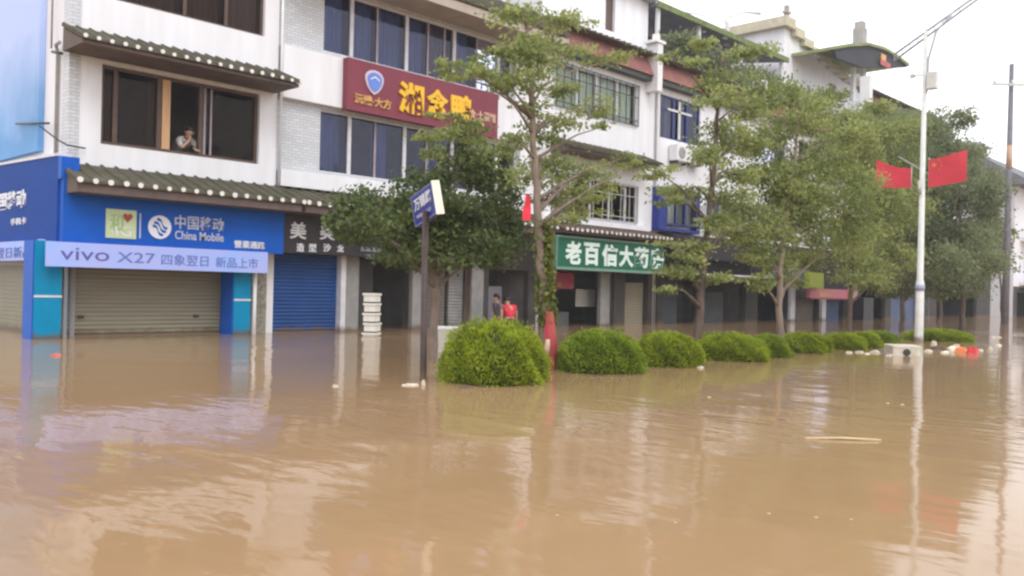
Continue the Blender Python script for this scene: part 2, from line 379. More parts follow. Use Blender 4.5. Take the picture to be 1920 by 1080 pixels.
def shell(b, x0, x1, z1, holes, y=18.0, depth=9.0, floors=(3.3, 6.3), mats=None, z0=-0.6, name='wall', t=0.2, ground=None, zg=3.3):
    """front wall with real openings, side and back walls, roof slab, and the rooms behind the windows"""
    mb = MB(); zb = zg if ground else z0
    wall_holes(mb, x0, x1, zb, z1, [h for h in holes if h[3] > zb], y, t)
    if ground:
        g_ = MB(); wall_holes(g_, x0, x1, z0, zg, [h for h in holes if h[2] < zg - 0.5], y, t); g_.build('shop_front', ground, b)
    e = y + depth
    mb.face([(x0, y, z0), (x0, y, z1), (x0, e, z1), (x0, e, z0)]); mb.face([(x1, y, z0), (x1, e, z0), (x1, e, z1), (x1, y, z1)])
    mb.face([(x0, e, z0), (x0, e, z1), (x1, e, z1), (x1, e, z0)]); mb.face([(x0, y, z1), (x1, y, z1), (x1, e, z1), (x0, e, z1)])
    w = mb.build(name, mats or white, b)
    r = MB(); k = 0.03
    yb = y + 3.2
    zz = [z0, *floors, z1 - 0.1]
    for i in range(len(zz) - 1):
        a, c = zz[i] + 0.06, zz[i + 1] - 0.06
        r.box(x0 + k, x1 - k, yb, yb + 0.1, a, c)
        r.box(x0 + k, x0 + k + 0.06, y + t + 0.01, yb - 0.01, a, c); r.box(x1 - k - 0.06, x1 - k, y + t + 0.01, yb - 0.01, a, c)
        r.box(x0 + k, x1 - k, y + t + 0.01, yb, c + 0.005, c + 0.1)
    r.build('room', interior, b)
    return w

def window(b, x0, x1, z0, z1, y=18.0, posts=(), thin=(), rails=(), frame=None, thinmat=None, glass=None, pw=0.07, edge=0.06, skip=(), curtains=(), inset=0.05, d=0.08):
    f = MB(); a, c = y + inset, y + inset + d
    f.box(x0, x1, a, c, z0, z0 + edge); f.box(x0, x1, a, c, z1 - edge, z1)
    f.box(x0, x0 + edge, a, c, z0 + edge, z1 - edge); f.box(x1 - edge, x1, a, c, z0 + edge, z1 - edge)
    for p in posts: f.box(p - pw / 2, p + pw / 2, a - 0.015, c, z0 + edge, z1 - edge)
    for p in thin: f.box(p - 0.025, p + 0.025, a + 0.01, c - 0.01, z0 + edge, z1 - edge, 1)
    ps = sorted([x0 + edge, x1 - edge, *posts, *thin])
    for zr in rails: f.box(x0 + edge, x1 - edge, a + 0.012, c - 0.012, zr - 0.025, zr + 0.025)
    w = f.build('window', [frame or alu, thinmat or frame or alu], b)
    for i in range(len(ps) - 1):
        if i in skip: continue
        p = MB(); yy = y + inset + d / 2 + (0.008 if i % 2 else -0.008)
        p.face([(ps[i] + 0.02, yy, z0 + edge * 0.6), (ps[i + 1] - 0.02, yy, z0 + edge * 0.6), (ps[i + 1] - 0.02, yy, z1 - edge * 0.6), (ps[i] + 0.02, yy, z1 - edge * 0.6)])
        p.build('pane', glass or glass_blue, w)
    for (cx0, cx1, cm) in curtains:
        k = MB(); n = max(6, int((cx1 - cx0) / 0.05)); yy = y + inset + d + 0.14
        P = [(cx0 + (cx1 - cx0) * i / n, yy + 0.03 * math.sin(i * 1.9 + cx0) + 0.012 * math.sin(i * 0.7)) for i in range(n + 1)]
        for i in range(n):
            k.face([(*P[i], z0 + 0.02), (*P[i + 1], z0 + 0.02), (*P[i + 1], z1), (*P[i], z1)], 0, True)
        k.build('curtain', cm, w)
    return w

def tiled_eave(b, x0, x1, yl, zl, yt, zt, step=0.26, mats=None, ends=True, name='tiled_canopy', hang=0.16, over=0.0, soffit=None, r=0.034, re=0.05):
    """pent roof: sloping bed, half-round tile ribs with whitewashed round ends, boarded underside"""
    mb = MB(); th = 0.05
    n = max(2, int((x1 - x0) / step)); dz = zt - zl
    bed = [(yl, zl), (yt, zt), (yt, zt - th), (yl, zl - th)]
    mb.prism(bed, x0, x1, 0, 'x')
    mb.prism([(yl + 0.06, zl - th - 0.004), (yt, zt - th - 0.02), (yt, zl - hang), (yl + 0.06, zl - hang)], x0 + 0.03, x1 - 0.03, 2, 'x')
    for i in range(n + 1):
        x = x0 + 0.04 + (x1 - x0 - 0.08) * i / n
        m_ = 7; pa = []; k = len(mb.v)
        rr = r * random.uniform(0.9, 1.1); dy = random.uniform(-0.02, 0.01); zz = random.uniform(-0.008, 0.008)
        for t in (0, 1):
            y, z = (yl - 0.05 + dy, zl - 0.02 + zz) if t == 0 else (yt, zt)
            for j in range(m_):
                a = PI * j / (m_ - 1)
                mb.v.append((x + rr * math.cos(a), y, z + rr * math.sin(a) + 0.005))
        for j in range(m_ - 1):
            mb.f.append((k + j, k + j + 1, k + m_ + j + 1, k + m_ + j)); mb.m.append(0); mb.sm.append(True)
        if ends:
            c = [(x + rr / r * re * math.cos(2 * PI * j / 10), yl - 0.056 + dy, zl - 0.012 + zz + rr / r * re * math.sin(2 * PI * j / 10)) for j in range(10)]
            c2 = [(p[0], p[1] + 0.025, p[2]) for p in c]
            mb.face(c, 1)
            for j in range(10): mb.face([c[j], c2[j], c2[(j + 1) % 10], c[(j + 1) % 10]], 1)
    return mb.build(name, [mats or rooft, tile_end, soffit or brown], b)

def shutter(b, x0, x1, z0, z1, y, m_, slat=0.085, name='roller_shutter'):
    mb = MB(); n = int((z1 - z0) / slat)
    prof = []
    for i in range(n + 1):
        z = z0 + (z1 - z0) * i / n
        prof += [(y, z), (y - 0.018, z + slat * 0.3), (y - 0.018, z + slat * 0.7)] if i < n else [(y, z)]
    for i in range(len(prof) - 1):
        p, q = prof[i], prof[i + 1]
        mb.face([(x0, *p), (x1, *p), (x1, *q), (x0, *q)])
    mb.face([(x0, y + 0.05, z0), (x0, y + 0.05, z1), (x1, y + 0.05, z1), (x1, y + 0.05, z0)])
    return mb.build(name, m_, b)

def part_box(b, name, m_, *a): return MB().box(*a).build(name, m_, b)

# ------------------------------------------------------------------ water
wb = MB(); wb.face([(-400, -400, 0), (900, -400, 0), (900, 900, 0), (-400, 900, 0)])
water = wb.build('water', water_material()); tag(water, None, None, kind='structure')

Y0 = 18.0
# ------------------------------------------------------------------ corner building with the mobile shop
b = thing('corner_building', (8.5, Y0, 0), 'white corner building with tiled eave over a brown window and a beige shuttered phone shop', 'building')
H1 = [(6.90, 10.38, 3.83, 5.42), (6.95, 10.46, 6.74, 8.45), (6.35, 9.95, -0.6, 1.75)]
shell(b, 6.48, 10.83, 10.4, H1, Y0)
part_box(b, 'tile_pilaster', grey_tile, 6.27, 6.478, Y0 - 0.02, Y0 + 0.3, 3.3, 10.4)
part_box(b, 'side_wall', white, 6.30, 6.476, Y0 + 0.302, Y0 + 9, -0.6, 10.4)
w = window(b, 6.90, 10.38, 3.83, 5.42, Y0, posts=(7.20, 8.10, 9.02), frame=brownframe, glass=glass_brown, pw=0.09, edge=0.07, skip=(2,), curtains=((6.98, 7.18, curtbrown), (7.95, 8.08, curtbrown)), inset=0.09)
MB().box(8.16, 8.33, Y0 + 0.06, Y0 + 0.075 + 0.02, 3.90, 5.35).build('casement_edge', orangewood, w)
MB().box(9.10, 9.15, Y0 + 0.11, Y0 + 0.16, 3.91, 5.34).box(9.25, 9.29, Y0 + 0.11, Y0 + 0.16, 3.91, 5.34).build('sliding_sash', pinkalu, w)
window(b, 6.95, 10.46, 6.74, 8.45, Y0, posts=(8.6, 9.55), frame=brownframe, glass=glass_brown, curtains=((7.0, 8.5, curtbrown), (8.7, 9.5, curtbrown), (9.6, 10.4, curt)), inset=0.09)
tiled_eave(b, 6.12, 10.78, 16.93, 5.62, 17.985, 6.03, 0.235, hang=0.12, re=0.042)
tiled_eave(b, 6.05, 10.86, 16.83, 2.96, 17.985, 3.38, 0.27, hang=0.22)
part_box(b, 'corner_post', cyan, 5.62, 6.10, 17.6, 18.15, -0.6, 1.84).location = (0, 0, 0)
part_box(b, 'corner_post', cyan, 9.63, 10.03, 17.6, 18.15, -0.6, 1.84)
MB().box(5.60, 5.618, 17.62, 18.14, -0.6, 1.84).build('post_side_panel', blue, b); MB().box(9.605, 9.628, 17.62, 18.14, -0.6, 1.84).build('post_side_panel', blue, b)
MB().box(5.615, 6.105, 17.585, 17.598, 0.78, 0.82).build('post_trim', alu, b); MB().box(9.626, 10.034, 17.585, 17.598, 0.74, 0.78).build('post_trim', alu, b)
sh = shutter(b, 6.20, 9.68, -0.5, 1.7, 18.24, beige)
MB().box(6.62, 6.74, 18.19, 18.222, 0.36, 0.42).build('lock', darkbar, sh); MB().box(9.02, 9.14, 18.19, 18.222, 0.36, 0.42).build('lock', darkbar, sh)
# side street face: shutter between posts
ms = MB()
for i in range(20):
    z = -0.4 + i * 0.09; ms.box(6.24, 6.275 + (i % 2) * 0.006, 19.75, 24.5, z, z + 0.086)
ms.build('side_shutter', beige, b)
part_box(b, 'stone_infill', stone, 10.22, 10.60, 17.9, 17.985, -0.6, 1.8)
dp = MB().tube([(10.12, 17.58, -0.5), (10.12, 17.58, 1.75)], 0.042, 10).build('white_downpipe', whitetrim, b)
MB().tube([(6.255, 18.55, 3.6), (6.255, 18.55, 5.6), (6.2, 18.5, 5.72), (6.2, 18.3, 5.74)], 0.035, 8).tube([(6.2, 18.75, 5.7), (6.2, 18.75, 8.8)], 0.02, 6).build('vent_pipe', concrete, b)
MB().tube([(10.87, 17.93, 3.45), (10.87, 17.93, 9.5)], 0.03, 8).build('white_downpipe', whitetrim, b)
for z in (4.3, 5.5, 7.2): pass

# ------------------------------------------------------------------ restaurant building
b = thing('restaurant_building', (15.4, Y0, 0), 'grey tiled building with two long glazed window strips above and below a maroon sign', 'building')
H2 = [(12.06, 18.95, 3.86, 5.37), (12.10, 18.68, 6.78, 8.30), (13.73, 14.92, -0.6, 1.72), (15.4, 17.0, -0.6, 1.7), (17.9, 19.6, -0.6, 1.7)]
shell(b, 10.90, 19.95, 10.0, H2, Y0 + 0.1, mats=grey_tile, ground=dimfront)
wp = (12.95, 14.71, 16.40, 18.14); tn = (13.76, 15.50, 17.28)
window(b, 12.06, 18.95, 3.86, 5.37, Y0 + 0.1, posts=wp, thin=tn, frame=alu, thinmat=pinkalu, glass=glass_blue, pw=0.10, edge=0.04,
       curtains=((12.2, 12.8, curtblue), (13.8, 14.3, curtblue), (15.6, 16.0, curtblue)))
window(b, 12.10, 18.68, 6.78, 8.30, Y0 + 0.1, posts=wp, thin=(13.76, 15.46, 16.05, 17.28), frame=alu, thinmat=pinkalu, glass=glass_blue, pw=0.10, edge=0.04,
       curtains=((12.2, 12.8, curtblue), (13.0, 13.7, curtblue), (13.85, 14.6, curtblue), (14.8, 15.4, curtblue), (15.5, 16.3, curtbrown), (16.5, 17.1, curtblue)))
MB().box(10.9, 19.95, 17.90, 18.095, 5.45, 6.66).build('parapet_band', white, b)
MB().box(10.9, 19.95, 17.90, 18.095, 3.40, 3.78).build('sill_band', white, b)
MB().box(18.97, 19.95, 17.97, 18.097, 3.78, 5.45).build('white_wall_panel', white, b); MB().box(18.72, 19.95, 17.97, 18.097, 6.66, 8.33).build('white_wall_panel', white, b)
MB().box(10.9, 19.95, 17.05, 18.09, 8.40, 8.52).build('soffit_board', tan, b)
MB().box(10.9, 19.95, 17.00, 17.048, 8.36, 8.60).build('fascia_board', tan, b)
tiled_eave(b, 10.9, 19.95, 16.95, 8.68, 18.08, 9.5, 0.26, hang=0.05, name='roof', soffit=tan, ends=False)
tiled_eave(b, 10.90, 19.4, 16.83, 2.96, 18.08, 3.38, 0.27, hang=0.22)
shutter(b, 10.74, 12.60, -0.5, 1.85, 18.06, blueshut)
MB().box(12.60, 12.74, 17.85, 18.05, -0.6, 1.85).build('corner_post', alu, b)
MB().box(12.742, 13.18, 17.92, 18.09, -0.6, 1.85).build('pillar', greypil, b); MB().box(14.94, 15.38, 17.95, 18.09, -0.6, 1.85).build('pillar', greypil, b); MB().box(17.05, 17.5, 17.9, 18.09, -0.6, 1.85).build('pillar', greypil, b)
MB().box(13.19, 13.72, 18.06, 18.098, -0.6, 1.85).build('shop_wall', shopwall, b)
shutter(b, 15.42, 16.3, -0.5, 1.7, 18.22, mat('brown_grey_shutter', (0.15, 0.13, 0.11), 0.6, 0.1, 2)); shutter(b, 16.45, 16.98, -0.5, 1.7, 18.22, greypil)
MB().box(17.95, 18.6, 18.25, 18.3, -0.5, 1.2).build('inner_door', mat('dim_lilac_door', (0.18, 0.16, 0.19), 0.6, 0.1, 3), b)

# ------------------------------------------------------------------ pharmacy building
def fascia(b, x0, x1, z0=8.62, z1=9.34):
    mb = MB(); mb.prism([(17.62, z0), (17.95, z1), (17.995, z1), (17.995, z0)], x0, x1, 0, 'x'); mb.build('red_tile_fascia', redroof, b)
    tiled_eave(b, x0, x1, 17.55, z1 + 0.02, 18.3, z1 + 0.22, 0.3, ends=False, hang=0.07, name='roof_edge')
    MB().box(x0, x1, 17.70, 17.995, z0 - 0.17, z0 - 0.02).build('dark_gutter', darkbar, b)
def bars(w, x0, x1, z0, z1, y, step=0.16, m_=None):
    g = MB()
    n = int((x1 - x0) / step)
    for i in range(n + 1):
        x = x0 + (x1 - x0) * i / n; g.box(x - 0.012, x + 0.012, y - 0.012, y + 0.012, z0, z1)
    for z in (z0, z0 + (z1 - z0) * 0.12, z0 + (z1 - z0) * 0.7, z1): g.box(x0 - 0.01, x1 + 0.01, y - 0.016, y + 0.016, z - 0.014, z + 0.014)
    g.build('security_bars', m_ or darkbar, w)
b = thing('pharmacy_building', (22.8, Y0, 0), 'white building with barred windows and red tiled fascia above the green pharmacy sign', 'building')
H3 = [(20.42, 24.95, 3.45, 4.80), (20.45, 24.86, 6.80, 8.26), (20.1, on_y(1134, 580, 17.95).x, -0.6, 1.75), (on_y(1171, 600, 18.0).x, 25.75, -0.6, 1.75)]
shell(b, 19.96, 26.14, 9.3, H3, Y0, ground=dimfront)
w = window(b, 20.45, 24.86, 6.80, 8.26, Y0, posts=(21.6, 22.6, 23.7), frame=alu, glass=glass_clear, curtains=((20.5, 24.8, curtgreen),), pw=0.06)
bars(w, 20.5, 24.82, 6.83, 8.22, Y0 - 0.06, 0.34)
w = window(b, 20.42, 24.95, 3.45, 4.80, Y0, posts=(21.4, 22.4, 23.4, 24.3), frame=alu, glass=glass_brown, pw=0.07, curtains=((24.4, 24.9, curtbrown), (20.5, 21.0, curtbrown)))
bars(w, 20.46, 24.9, 3.5, 4.76, Y0 - 0.06, 0.48, galv)
tiled_eave(b, 20.3, 25.2, 17.15, 5.52, 17.985, 5.86, 0.27, ends=False, hang=0.12)
MB().box(20.2, 25.4, 17.75, 17.995, 3.24, 3.40).build('window_sill', white, b)
tiled_eave(b, 19.9, 25.5, 16.95, 2.98, 17.985, 3.24, 0.24, hang=0.12, mats=mat('red_grey_tile', (0.14, 0.095, 0.08), 0.9, 0.2, 3, 0.4, 25), r=0.035)
fascia(b, 19.96, 25.24)
MB().box(25.26, 25.56, 17.5, 17.99, 8.1, 9.75).box(25.1, 25.66, 17.45, 17.99, 9.752, 9.85).box(25.33, 25.5, 17.6, 17.8, 9.852, 10.1).build('party_wall_post', whitetrim, b)
MB().tube([(25.9, 17.94, -0.4), (25.9, 17.94, 8.6)], 0.04, 8).build('drainpipe', concrete, b)
px_ = lambda p_: on_y(p_, 580, 17.7).x
MB().box(px_(1151), px_(1170), 17.7, 17.99, -0.6, 1.8).build('dark_pillar', shopwall, b)
MB().box(px_(1133), px_(1151) - 0.01, 17.86, 17.995, -0.6, 1.8).build('pillar', greypil, b)
MB().box(19.97, 20.09, 17.9, 17.99, -0.6, 1.8).build('shop_wall', shopwall, b)
shutter(b, on_y(1172, 600, 18.0).x + .02, 25.73, -0.5, 1.45, 18.24, mat('dim_beige_shutter', (0.27, 0.24, 0.18), 0.6, 0.08, 2))
MB().box(20.95, 22.3, 18.75, 19.2, -0.6, 0.42).build('shop_counter', mat('grey_counter', (0.13, 0.14, 0.14), 0.5, 0.2, 3), b)
qa, qc = on_y(1080, 542, 18.5), on_y(1116, 575, 18.5)
MB().box(qa.x, qc.x, 18.50, 18.52, qc.z, qa.z).build('notice_panel', mat('pale_notice', (0.45, 0.43, 0.40), 0.7, 0.06, 3), b)
MB().box(19.9, 21.35, 17.78, 17.82, 1.18, 1.68).build('door_valance', mat('dull_red_valance', (0.24, 0.03, 0.05), 0.8, 0.15, 3), b)

# ------------------------------------------------------------------ rest of the row
b = thing('blue_window_building', (29.6, Y0, 0), 'white building with dark blue window frames and a blue window box, right of the pharmacy', 'building')
H4 = [(26.20, 28.85, 6.68, 8.22), (30.3, 32.4, 6.68, 8.0), (26.3, 28.3, 3.55, 4.68), (29.6, 32.2, 3.4, 4.8), (26.5, 28.9, -0.6, 1.6), (29.3, 32.4, -0.6, 1.6)]
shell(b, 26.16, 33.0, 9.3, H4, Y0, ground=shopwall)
w = window(b, 26.20, 28.85, 6.68, 8.22, Y0, posts=(27.1, 28.0), rails=(7.75,), frame=navy, glass=glass_blue, pw=0.1, curtains=((26.9, 27.4, curt), (27.9, 28.4, curtblue)))
MB().box(27.42, 27.54, Y0 + 0.02, Y0 + 0.048, 6.75, 8.15).box(26.7, 28.3, Y0 + 0.02, Y0 + 0.046, 7.72, 7.8).build('sash_bar', alu, w)
w = window(b, 30.3, 32.4, 6.68, 8.0, Y0, posts=(31.0, 31.7), frame=alu, glass=glass_blue, curtains=((30.4, 31.0, curt),))
w = window(b, 26.3, 28.3, 3.55, 4.68, 17.72, posts=(26.9, 27.5), frame=navy, glass=glass_clear, inset=-0.02, curtains=((26.5, 27.3, curtgreen),))
MB().box(25.82, 26.28, 17.70, 17.998, 3.44, 4.76).box(28.32, 28.5, 17.70, 17.998, 3.44, 4.76).box(25.82, 28.5, 17.68, 17.998, 4.762, 4.85).box(25.82, 28.5, 17.68, 17.998, 3.33, 3.438).build('window_box', mat('royal_blue_panel', (0.015, 0.03, 0.22), 0.4, 0.1, 3), b)
window(b, 29.6, 32.2, 3.4, 4.8, Y0, posts=(30.5, 31.4), frame=alu, glass=glass_blue)
fascia(b, 25.58, 32.75)
MB().box(32.78, 33.08, 17.5, 17.99, 8.3, 9.75).box(32.68, 33.18, 17.45, 17.99, 9.752, 9.85).build('party_wall_post', whitetrim, b)
MB().box(26.18, 33.0, 17.3, 17.995, 2.4, 3.2).build('dark_signboard_band', blackboard, b)
MB().box(26.0, 33.0, 16.95, 17.99, 1.80, 1.86).build('canopy_slab', alu, b)
MB().box(26.18, 26.48, 17.9, 17.99, -0.6, 1.78).build('pillar', shopwall, b); MB().box(28.92, 29.28, 17.9, 17.99, -0.6, 1.78).build('pillar', shopwall, b); MB().box(32.42, 33.0, 17.9, 17.99, -0.6, 1.78).build('pillar', shopwall, b)
shutter(b, 26.52, 27.9, -0.5, 1.6, 18.24, mat('slate_shutter', (0.06, 0.07, 0.08), 0.6, 0.2, 2)); shutter(b, 29.35, 31.2, -0.5, 1.2, 18.24, mat('slate_shutter', (0.06, 0.07, 0.08)))

b = thing('middle_row_building', (38.3, Y0, 0), 'white building behind the street trees with red tiled fascia, fifth from the left', 'building')
H5 = [(33.6, 35.9, 6.68, 8.1), (37.0, 39.2, 6.68, 8.1), (40.3, 42.8, 6.68, 8.1), (34, 37, 3.4, 4.8), (39, 42.5, 3.4, 4.8), (33.6, 36.2, -0.6, 1.6), (36.8, 39.4, -0.6, 1.0), (39.9, 42.2, -0.6, 1.0)]
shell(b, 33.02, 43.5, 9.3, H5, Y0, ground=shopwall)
for h in H5[:5]: window(b, *h, Y0, posts=((h[0] + h[1]) / 2,), frame=alu, glass=glass_blue)
fascia(b, 33.1, 43.2)
MB().box(43.2, 43.5, 17.5, 17.99, 8.3, 9.9).build('party_wall_post', whitetrim, b)
shutter(b, 36.82, 39.3, -0.5, 1.0, 18.24, mat('brown_grey_shutter', (0.15, 0.13, 0.11))); shutter(b, 39.95, 42.15, -0.5, 1.0, 18.24, mat('slate_blue_shutter', (0.10, 0.13, 0.24), 0.6, 0.12, 2))
MB().box(36.3, 36.7, 17.85, 17.99, -0.6, 1.6).build('pillar', alu, b); MB().box(39.45, 39.85, 17.85, 17.99, -0.6, 1.0).build('pillar', alu, b)
MB().box(42.6, 43.8, 17.2, 17.99, -0.6, 1.1).build('dark_pillar', blackboard, b)

b = thing('taller_row_building', (49, Y0, 0), 'tall white building behind the trees, under the green terrace canopy', 'building')
H6 = [(44.3, 46.8, 6.6, 8.2), (47.8, 50.2, 6.6, 8.2), (51, 53.5, 6.6, 8.2), (44.3, 46.8, 9.3, 10.6), (47.8, 50.2, 9.3, 10.6), (44.2, 47.4, -0.6, 1.6), (48.2, 52.4, -0.6, 1.6)]
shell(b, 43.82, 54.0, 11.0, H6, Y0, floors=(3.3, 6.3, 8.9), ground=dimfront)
for h in H6[:5]: window(b, *h, Y0, posts=((h[0] + h[1]) / 2,), frame=alu, glass=glass_blue)
fascia(b, 43.9, 54.0, 10.7, 11.5)
MB().box(43.45, 43.85, 17.5, 17.99, 10.4, 12.1).build('party_wall_post', whitetrim, b)
shutter(b, 48.3, 52.3, -0.5, 1.6, 18.24, mat('slate_blue_shutter', (0.10, 0.13, 0.24)))

b = thing('gabled_row_building', (60, Y0, 0), 'pale plain building deep down the street, mostly hidden by tree crowns', 'building')
H7 = [(55.5, 58, 6.6, 8.2), (59.5, 62, 6.6, 8.2), (55.5, 58, 3.4, 4.9), (59.5, 62, 3.4, 4.9), (55.3, 63, -0.6, 1.6)]
shell(b, 54.02, 66, 9.0, H7, Y0, ground=dimfront)
for h in H7[:4]: window(b, *h, Y0, posts=((h[0] + h[1]) / 2,), frame=alu, glass=glass_blue)
tiled_eave(b, 54.1, 66, 17.3, 9.05, 19.5, 10.0, 0.4, ends=False, hang=0.05, name='roof')

b = thing('far_white_house', (74, Y0, 0), 'white house with grey gabled roof and balconies at the far right end of the street', 'house')
H8 = [(70.2, 71.8, 6.0, 8.2), (73.4, 76, 6.0, 8.2), (70.2, 71.8, 2.9, 4.9), (73.4, 76, 2.9, 4.9), (68.5, 79, -0.6, 1.7)]
shell(b, 67.5, 84, 9.1, H8, 17.0, floors=(2.4, 5.5), ground=dimfront, zg=2.1)
for h in H8[:4]: window(b, *h, 17.0, posts=((h[0] + h[1]) / 2,), frame=alu, glass=glass_blue)
MB().prism([(15.6, 9.0), (20.5, 12.1), (26.5, 9.0)], 66.6, 85, 0, 'x').build('roof', greyroof, b)
MB().box(69, 84, 15.7, 16.99, 5.3, 5.55).box(69, 84, 15.7, 15.8, 5.552, 6.3).box(69, 84, 15.7, 16.99, 2.2, 2.45).box(69, 84, 15.7, 15.8, 2.452, 3.1).build('balcony', whitetrim, b)
MB().box(69.3, 69.8, 15.75, 16.2, -0.6, 2.19).build('column', concrete, b); MB().box(74, 74.5, 15.75, 16.2, -0.6, 2.19).build('column', concrete, b)

# ------------------------------------------------------------------ set-back storeys on the roofs
b = thing('rooftop_room', (26, 21.1, 9.3), 'white rooftop room with a narrow dark window above the pharmacy building', 'rooftop room')
mb = MB(); wall_holes(mb, 20.5, 29.55, 9.25, 12.9, [(26.75, 27.35, 11.2, 12.6)], 21, 0.2)
mb.face([(29.55, 21, 9.25), (29.55, 26, 9.25), (29.55, 26, 12.9), (29.55, 21, 12.9)]); mb.face([(20.5, 21, 9.25), (20.5, 21, 12.9), (20.5, 26, 12.9), (20.5, 26, 9.25)])
mb.face([(20.5, 21, 12.9), (29.55, 21, 12.9), (29.55, 26, 12.9), (20.5, 26, 12.9)]); mb.build('wall', white, b)
MB().box(26.7, 27.4, 21.12, 21.16, 11.2, 12.6).build('window', brownframe, b)
MB().box(20.3, 29.7, 20.6, 26.1, 12.92, 13.1).build('roof', concrete, b)
b = thing('rooftop_shed', (35, 21.2, 9.3), 'dark open rooftop shed with a grey sheet roof and mossy edge behind the treetops', 'shed')
MB().prism([(20.6, 12.72), (20.6, 12.86), (26, 13.6), (26, 13.46)], 29.6, 40.9, 0, 'x').build('roof', greyroof, b)
MB().box(29.6, 40.9, 20.5, 20.59, 12.68, 12.92).build('roof_edge', mat('mossy_edge', (0.16, 0.20, 0.08), 0.9, 0.3, 4), b)
mb = MB(); mb.box(29.7, 40.8, 23.5, 23.7, 9.3, 12.8); mb.build('back_wall', mat('dim_grey_wall', (0.16, 0.16, 0.19), 0.9, 0.25, 1.5), b)
for x in (29.9, 33.0, 36.6, 40.6): MB().box(x - 0.07, x + 0.07, 20.7, 20.84, 9.3, 12.75).build('post', whitetrim, b)
MB().box(29.7, 40.8, 20.66, 20.76, 9.3, 10.1).build('parapet', concrete, b)
b = thing('rooftop_house', (44, 21, 10), 'white rooftop house with an upswept tiled roof line standing above the tree crowns', 'house')
mb = MB(); x0, x1 = 41.3, 51.3
prof = [(x0, 9.3), (x1, 9.3), (x1, 13.1)] + [(x0 + (x1 - x0) * (1 - i / 10), 13.1 + 1.75 * (i / 10) ** 2.0) for i in range(1, 11)]
mb.prism(prof, 21.0, 27.5, 0); mb.build('wall', white, b)
mb = MB(); rp = [(x0 - 0.4 + (x1 + 0.6 - x0) * (1 - i / 10), 13.22 + 1.75 * (i / 10) ** 2.0) for i in range(11)]
for i in range(10):
    a, c = rp[i], rp[i + 1]
    mb.box(min(a[0], c[0]), max(a[0], c[0]), 20.7, 27.7, min(a[1], c[1]) - 0.02, max(a[1], c[1]) + 0.14)
mb.build('roof', mat('tan_tile_edge', (0.52, 0.47, 0.36), 0.9, 0.15, 3), b)  # tile tan lightened to mimic the sky glare
MB().box(46.6, 47.4, 20.95, 20.995, 11.8, 12.8).build('window', brownframe, b)
MB().box(x0 - 0.1, x0 + 0.12, 20.8, 21.0, 15.0, 15.7).box(x0 - 0.25, x0 + 0.22, 20.75, 21.02, 15.3, 15.4).build('finial', concrete, b)
b = thing('terrace_canopy', (54, 19.5, 11.4), 'dark roof terrace canopy with a curved green top and hanging orange and red cloth', 'canopy')
mb = MB(); prof = []
P = [(1555, 88), (1580, 84), (1615, 82), (1645, 90), (1668, 103), (1692, 121)]
Q = [(1692, 127), (1660, 128), (1610, 128), (1560, 110)]
top_ = [on_y(x, y, 19.0) for x, y in P]; bot_ = [on_y(x, y, 19.0) for x, y in Q]
mb.prism([(p.x, p.z) for p in top_], 18.6, 23.5, 0) if False else None
for i in range(len(top_) - 1):
    a, c = top_[i], top_[i + 1]
    mb.prism([(a.x, a.z), (c.x, c.z), (c.x, c.z - 0.15), (a.x, a.z - 0.15)], 18.6, 23.5, 0)
mb.build('canopy_top', mat('green_canopy_sheet', (0.24, 0.27, 0.12), 0.8, 0.2, 2), b)
mb = MB(); pv = [(p.x, p.z - 0.16) for p in top_] + [(p.x, p.z) for p in bot_]
mb.prism(pv, 18.75, 18.95, 0); mb.build('hanging_sheet', darkcloth, b)
c0 = on_y(1652, 100, 18.7); c1 = on_y(1668, 122, 18.7)
MB().box(c0.x, (c0.x + c1.x) / 2, 18.66, 18.74, c1.z, c0.z).build('hanging_cloth', mat('hazed_orange_cloth', (0.62, 0.36, 0.16), 0.8, 0.15, 3), b); MB().box(c0.x - .2, c1.x, 18.64, 18.655, c1.z - 0.25, c1.z + 0.05).build('hanging_cloth', mat('hazed_red_cloth', (0.45, 0.12, 0.14), 0.8, 0.15, 3), b)  # both cloth colours washed out to imitate the haze before them
for px in (1618, 1600): 
    p = on_y(px, 127, 20); MB().box(p.x - 0.15, p.x + 0.15, 19.9, 20.1, 10.8, p.z).build('post', whitetrim, b)
p = on_y(1612, 82, 22)
ch = MB().box(p.x - 0.35, p.x + 0.35, 21.7, 22.3, 11.3, p.z + 0.9).box(p.x - 0.25, p.x + 0.25, 21.75, 22.25, p.z + 0.902, p.z + 1.3).build('chimney', concrete, b)

p = on_y(1363, 68, 21.5)
an = thing('rooftop_antenna', (p.x, 21.5, p.z - 0.6), 'pale mast antenna with a crossbar rising from the rooftop shed', 'antenna')
t0, t1 = on_y(1365, 8, 21.5), on_y(1425, 25, 21.5); t2 = on_y(1280, 22, 21.5); t3 = on_y(1350, 35, 21.5)
MB().tube([(p.x, 21.5, p.z - 0.8), tuple(t0)], [0.16, 0.07], 8).build('mast', polew, an)
MB().tube([tuple(on_y(1366, 33, 21.5)), tuple(on_y(1395, 22, 21.5)), tuple(t1)], [0.04, 0.05, 0.09], 6).tube([tuple(t2), tuple(t3), tuple(on_y(1365, 45, 21.5))], 0.03, 6).build('boom', polew, an)

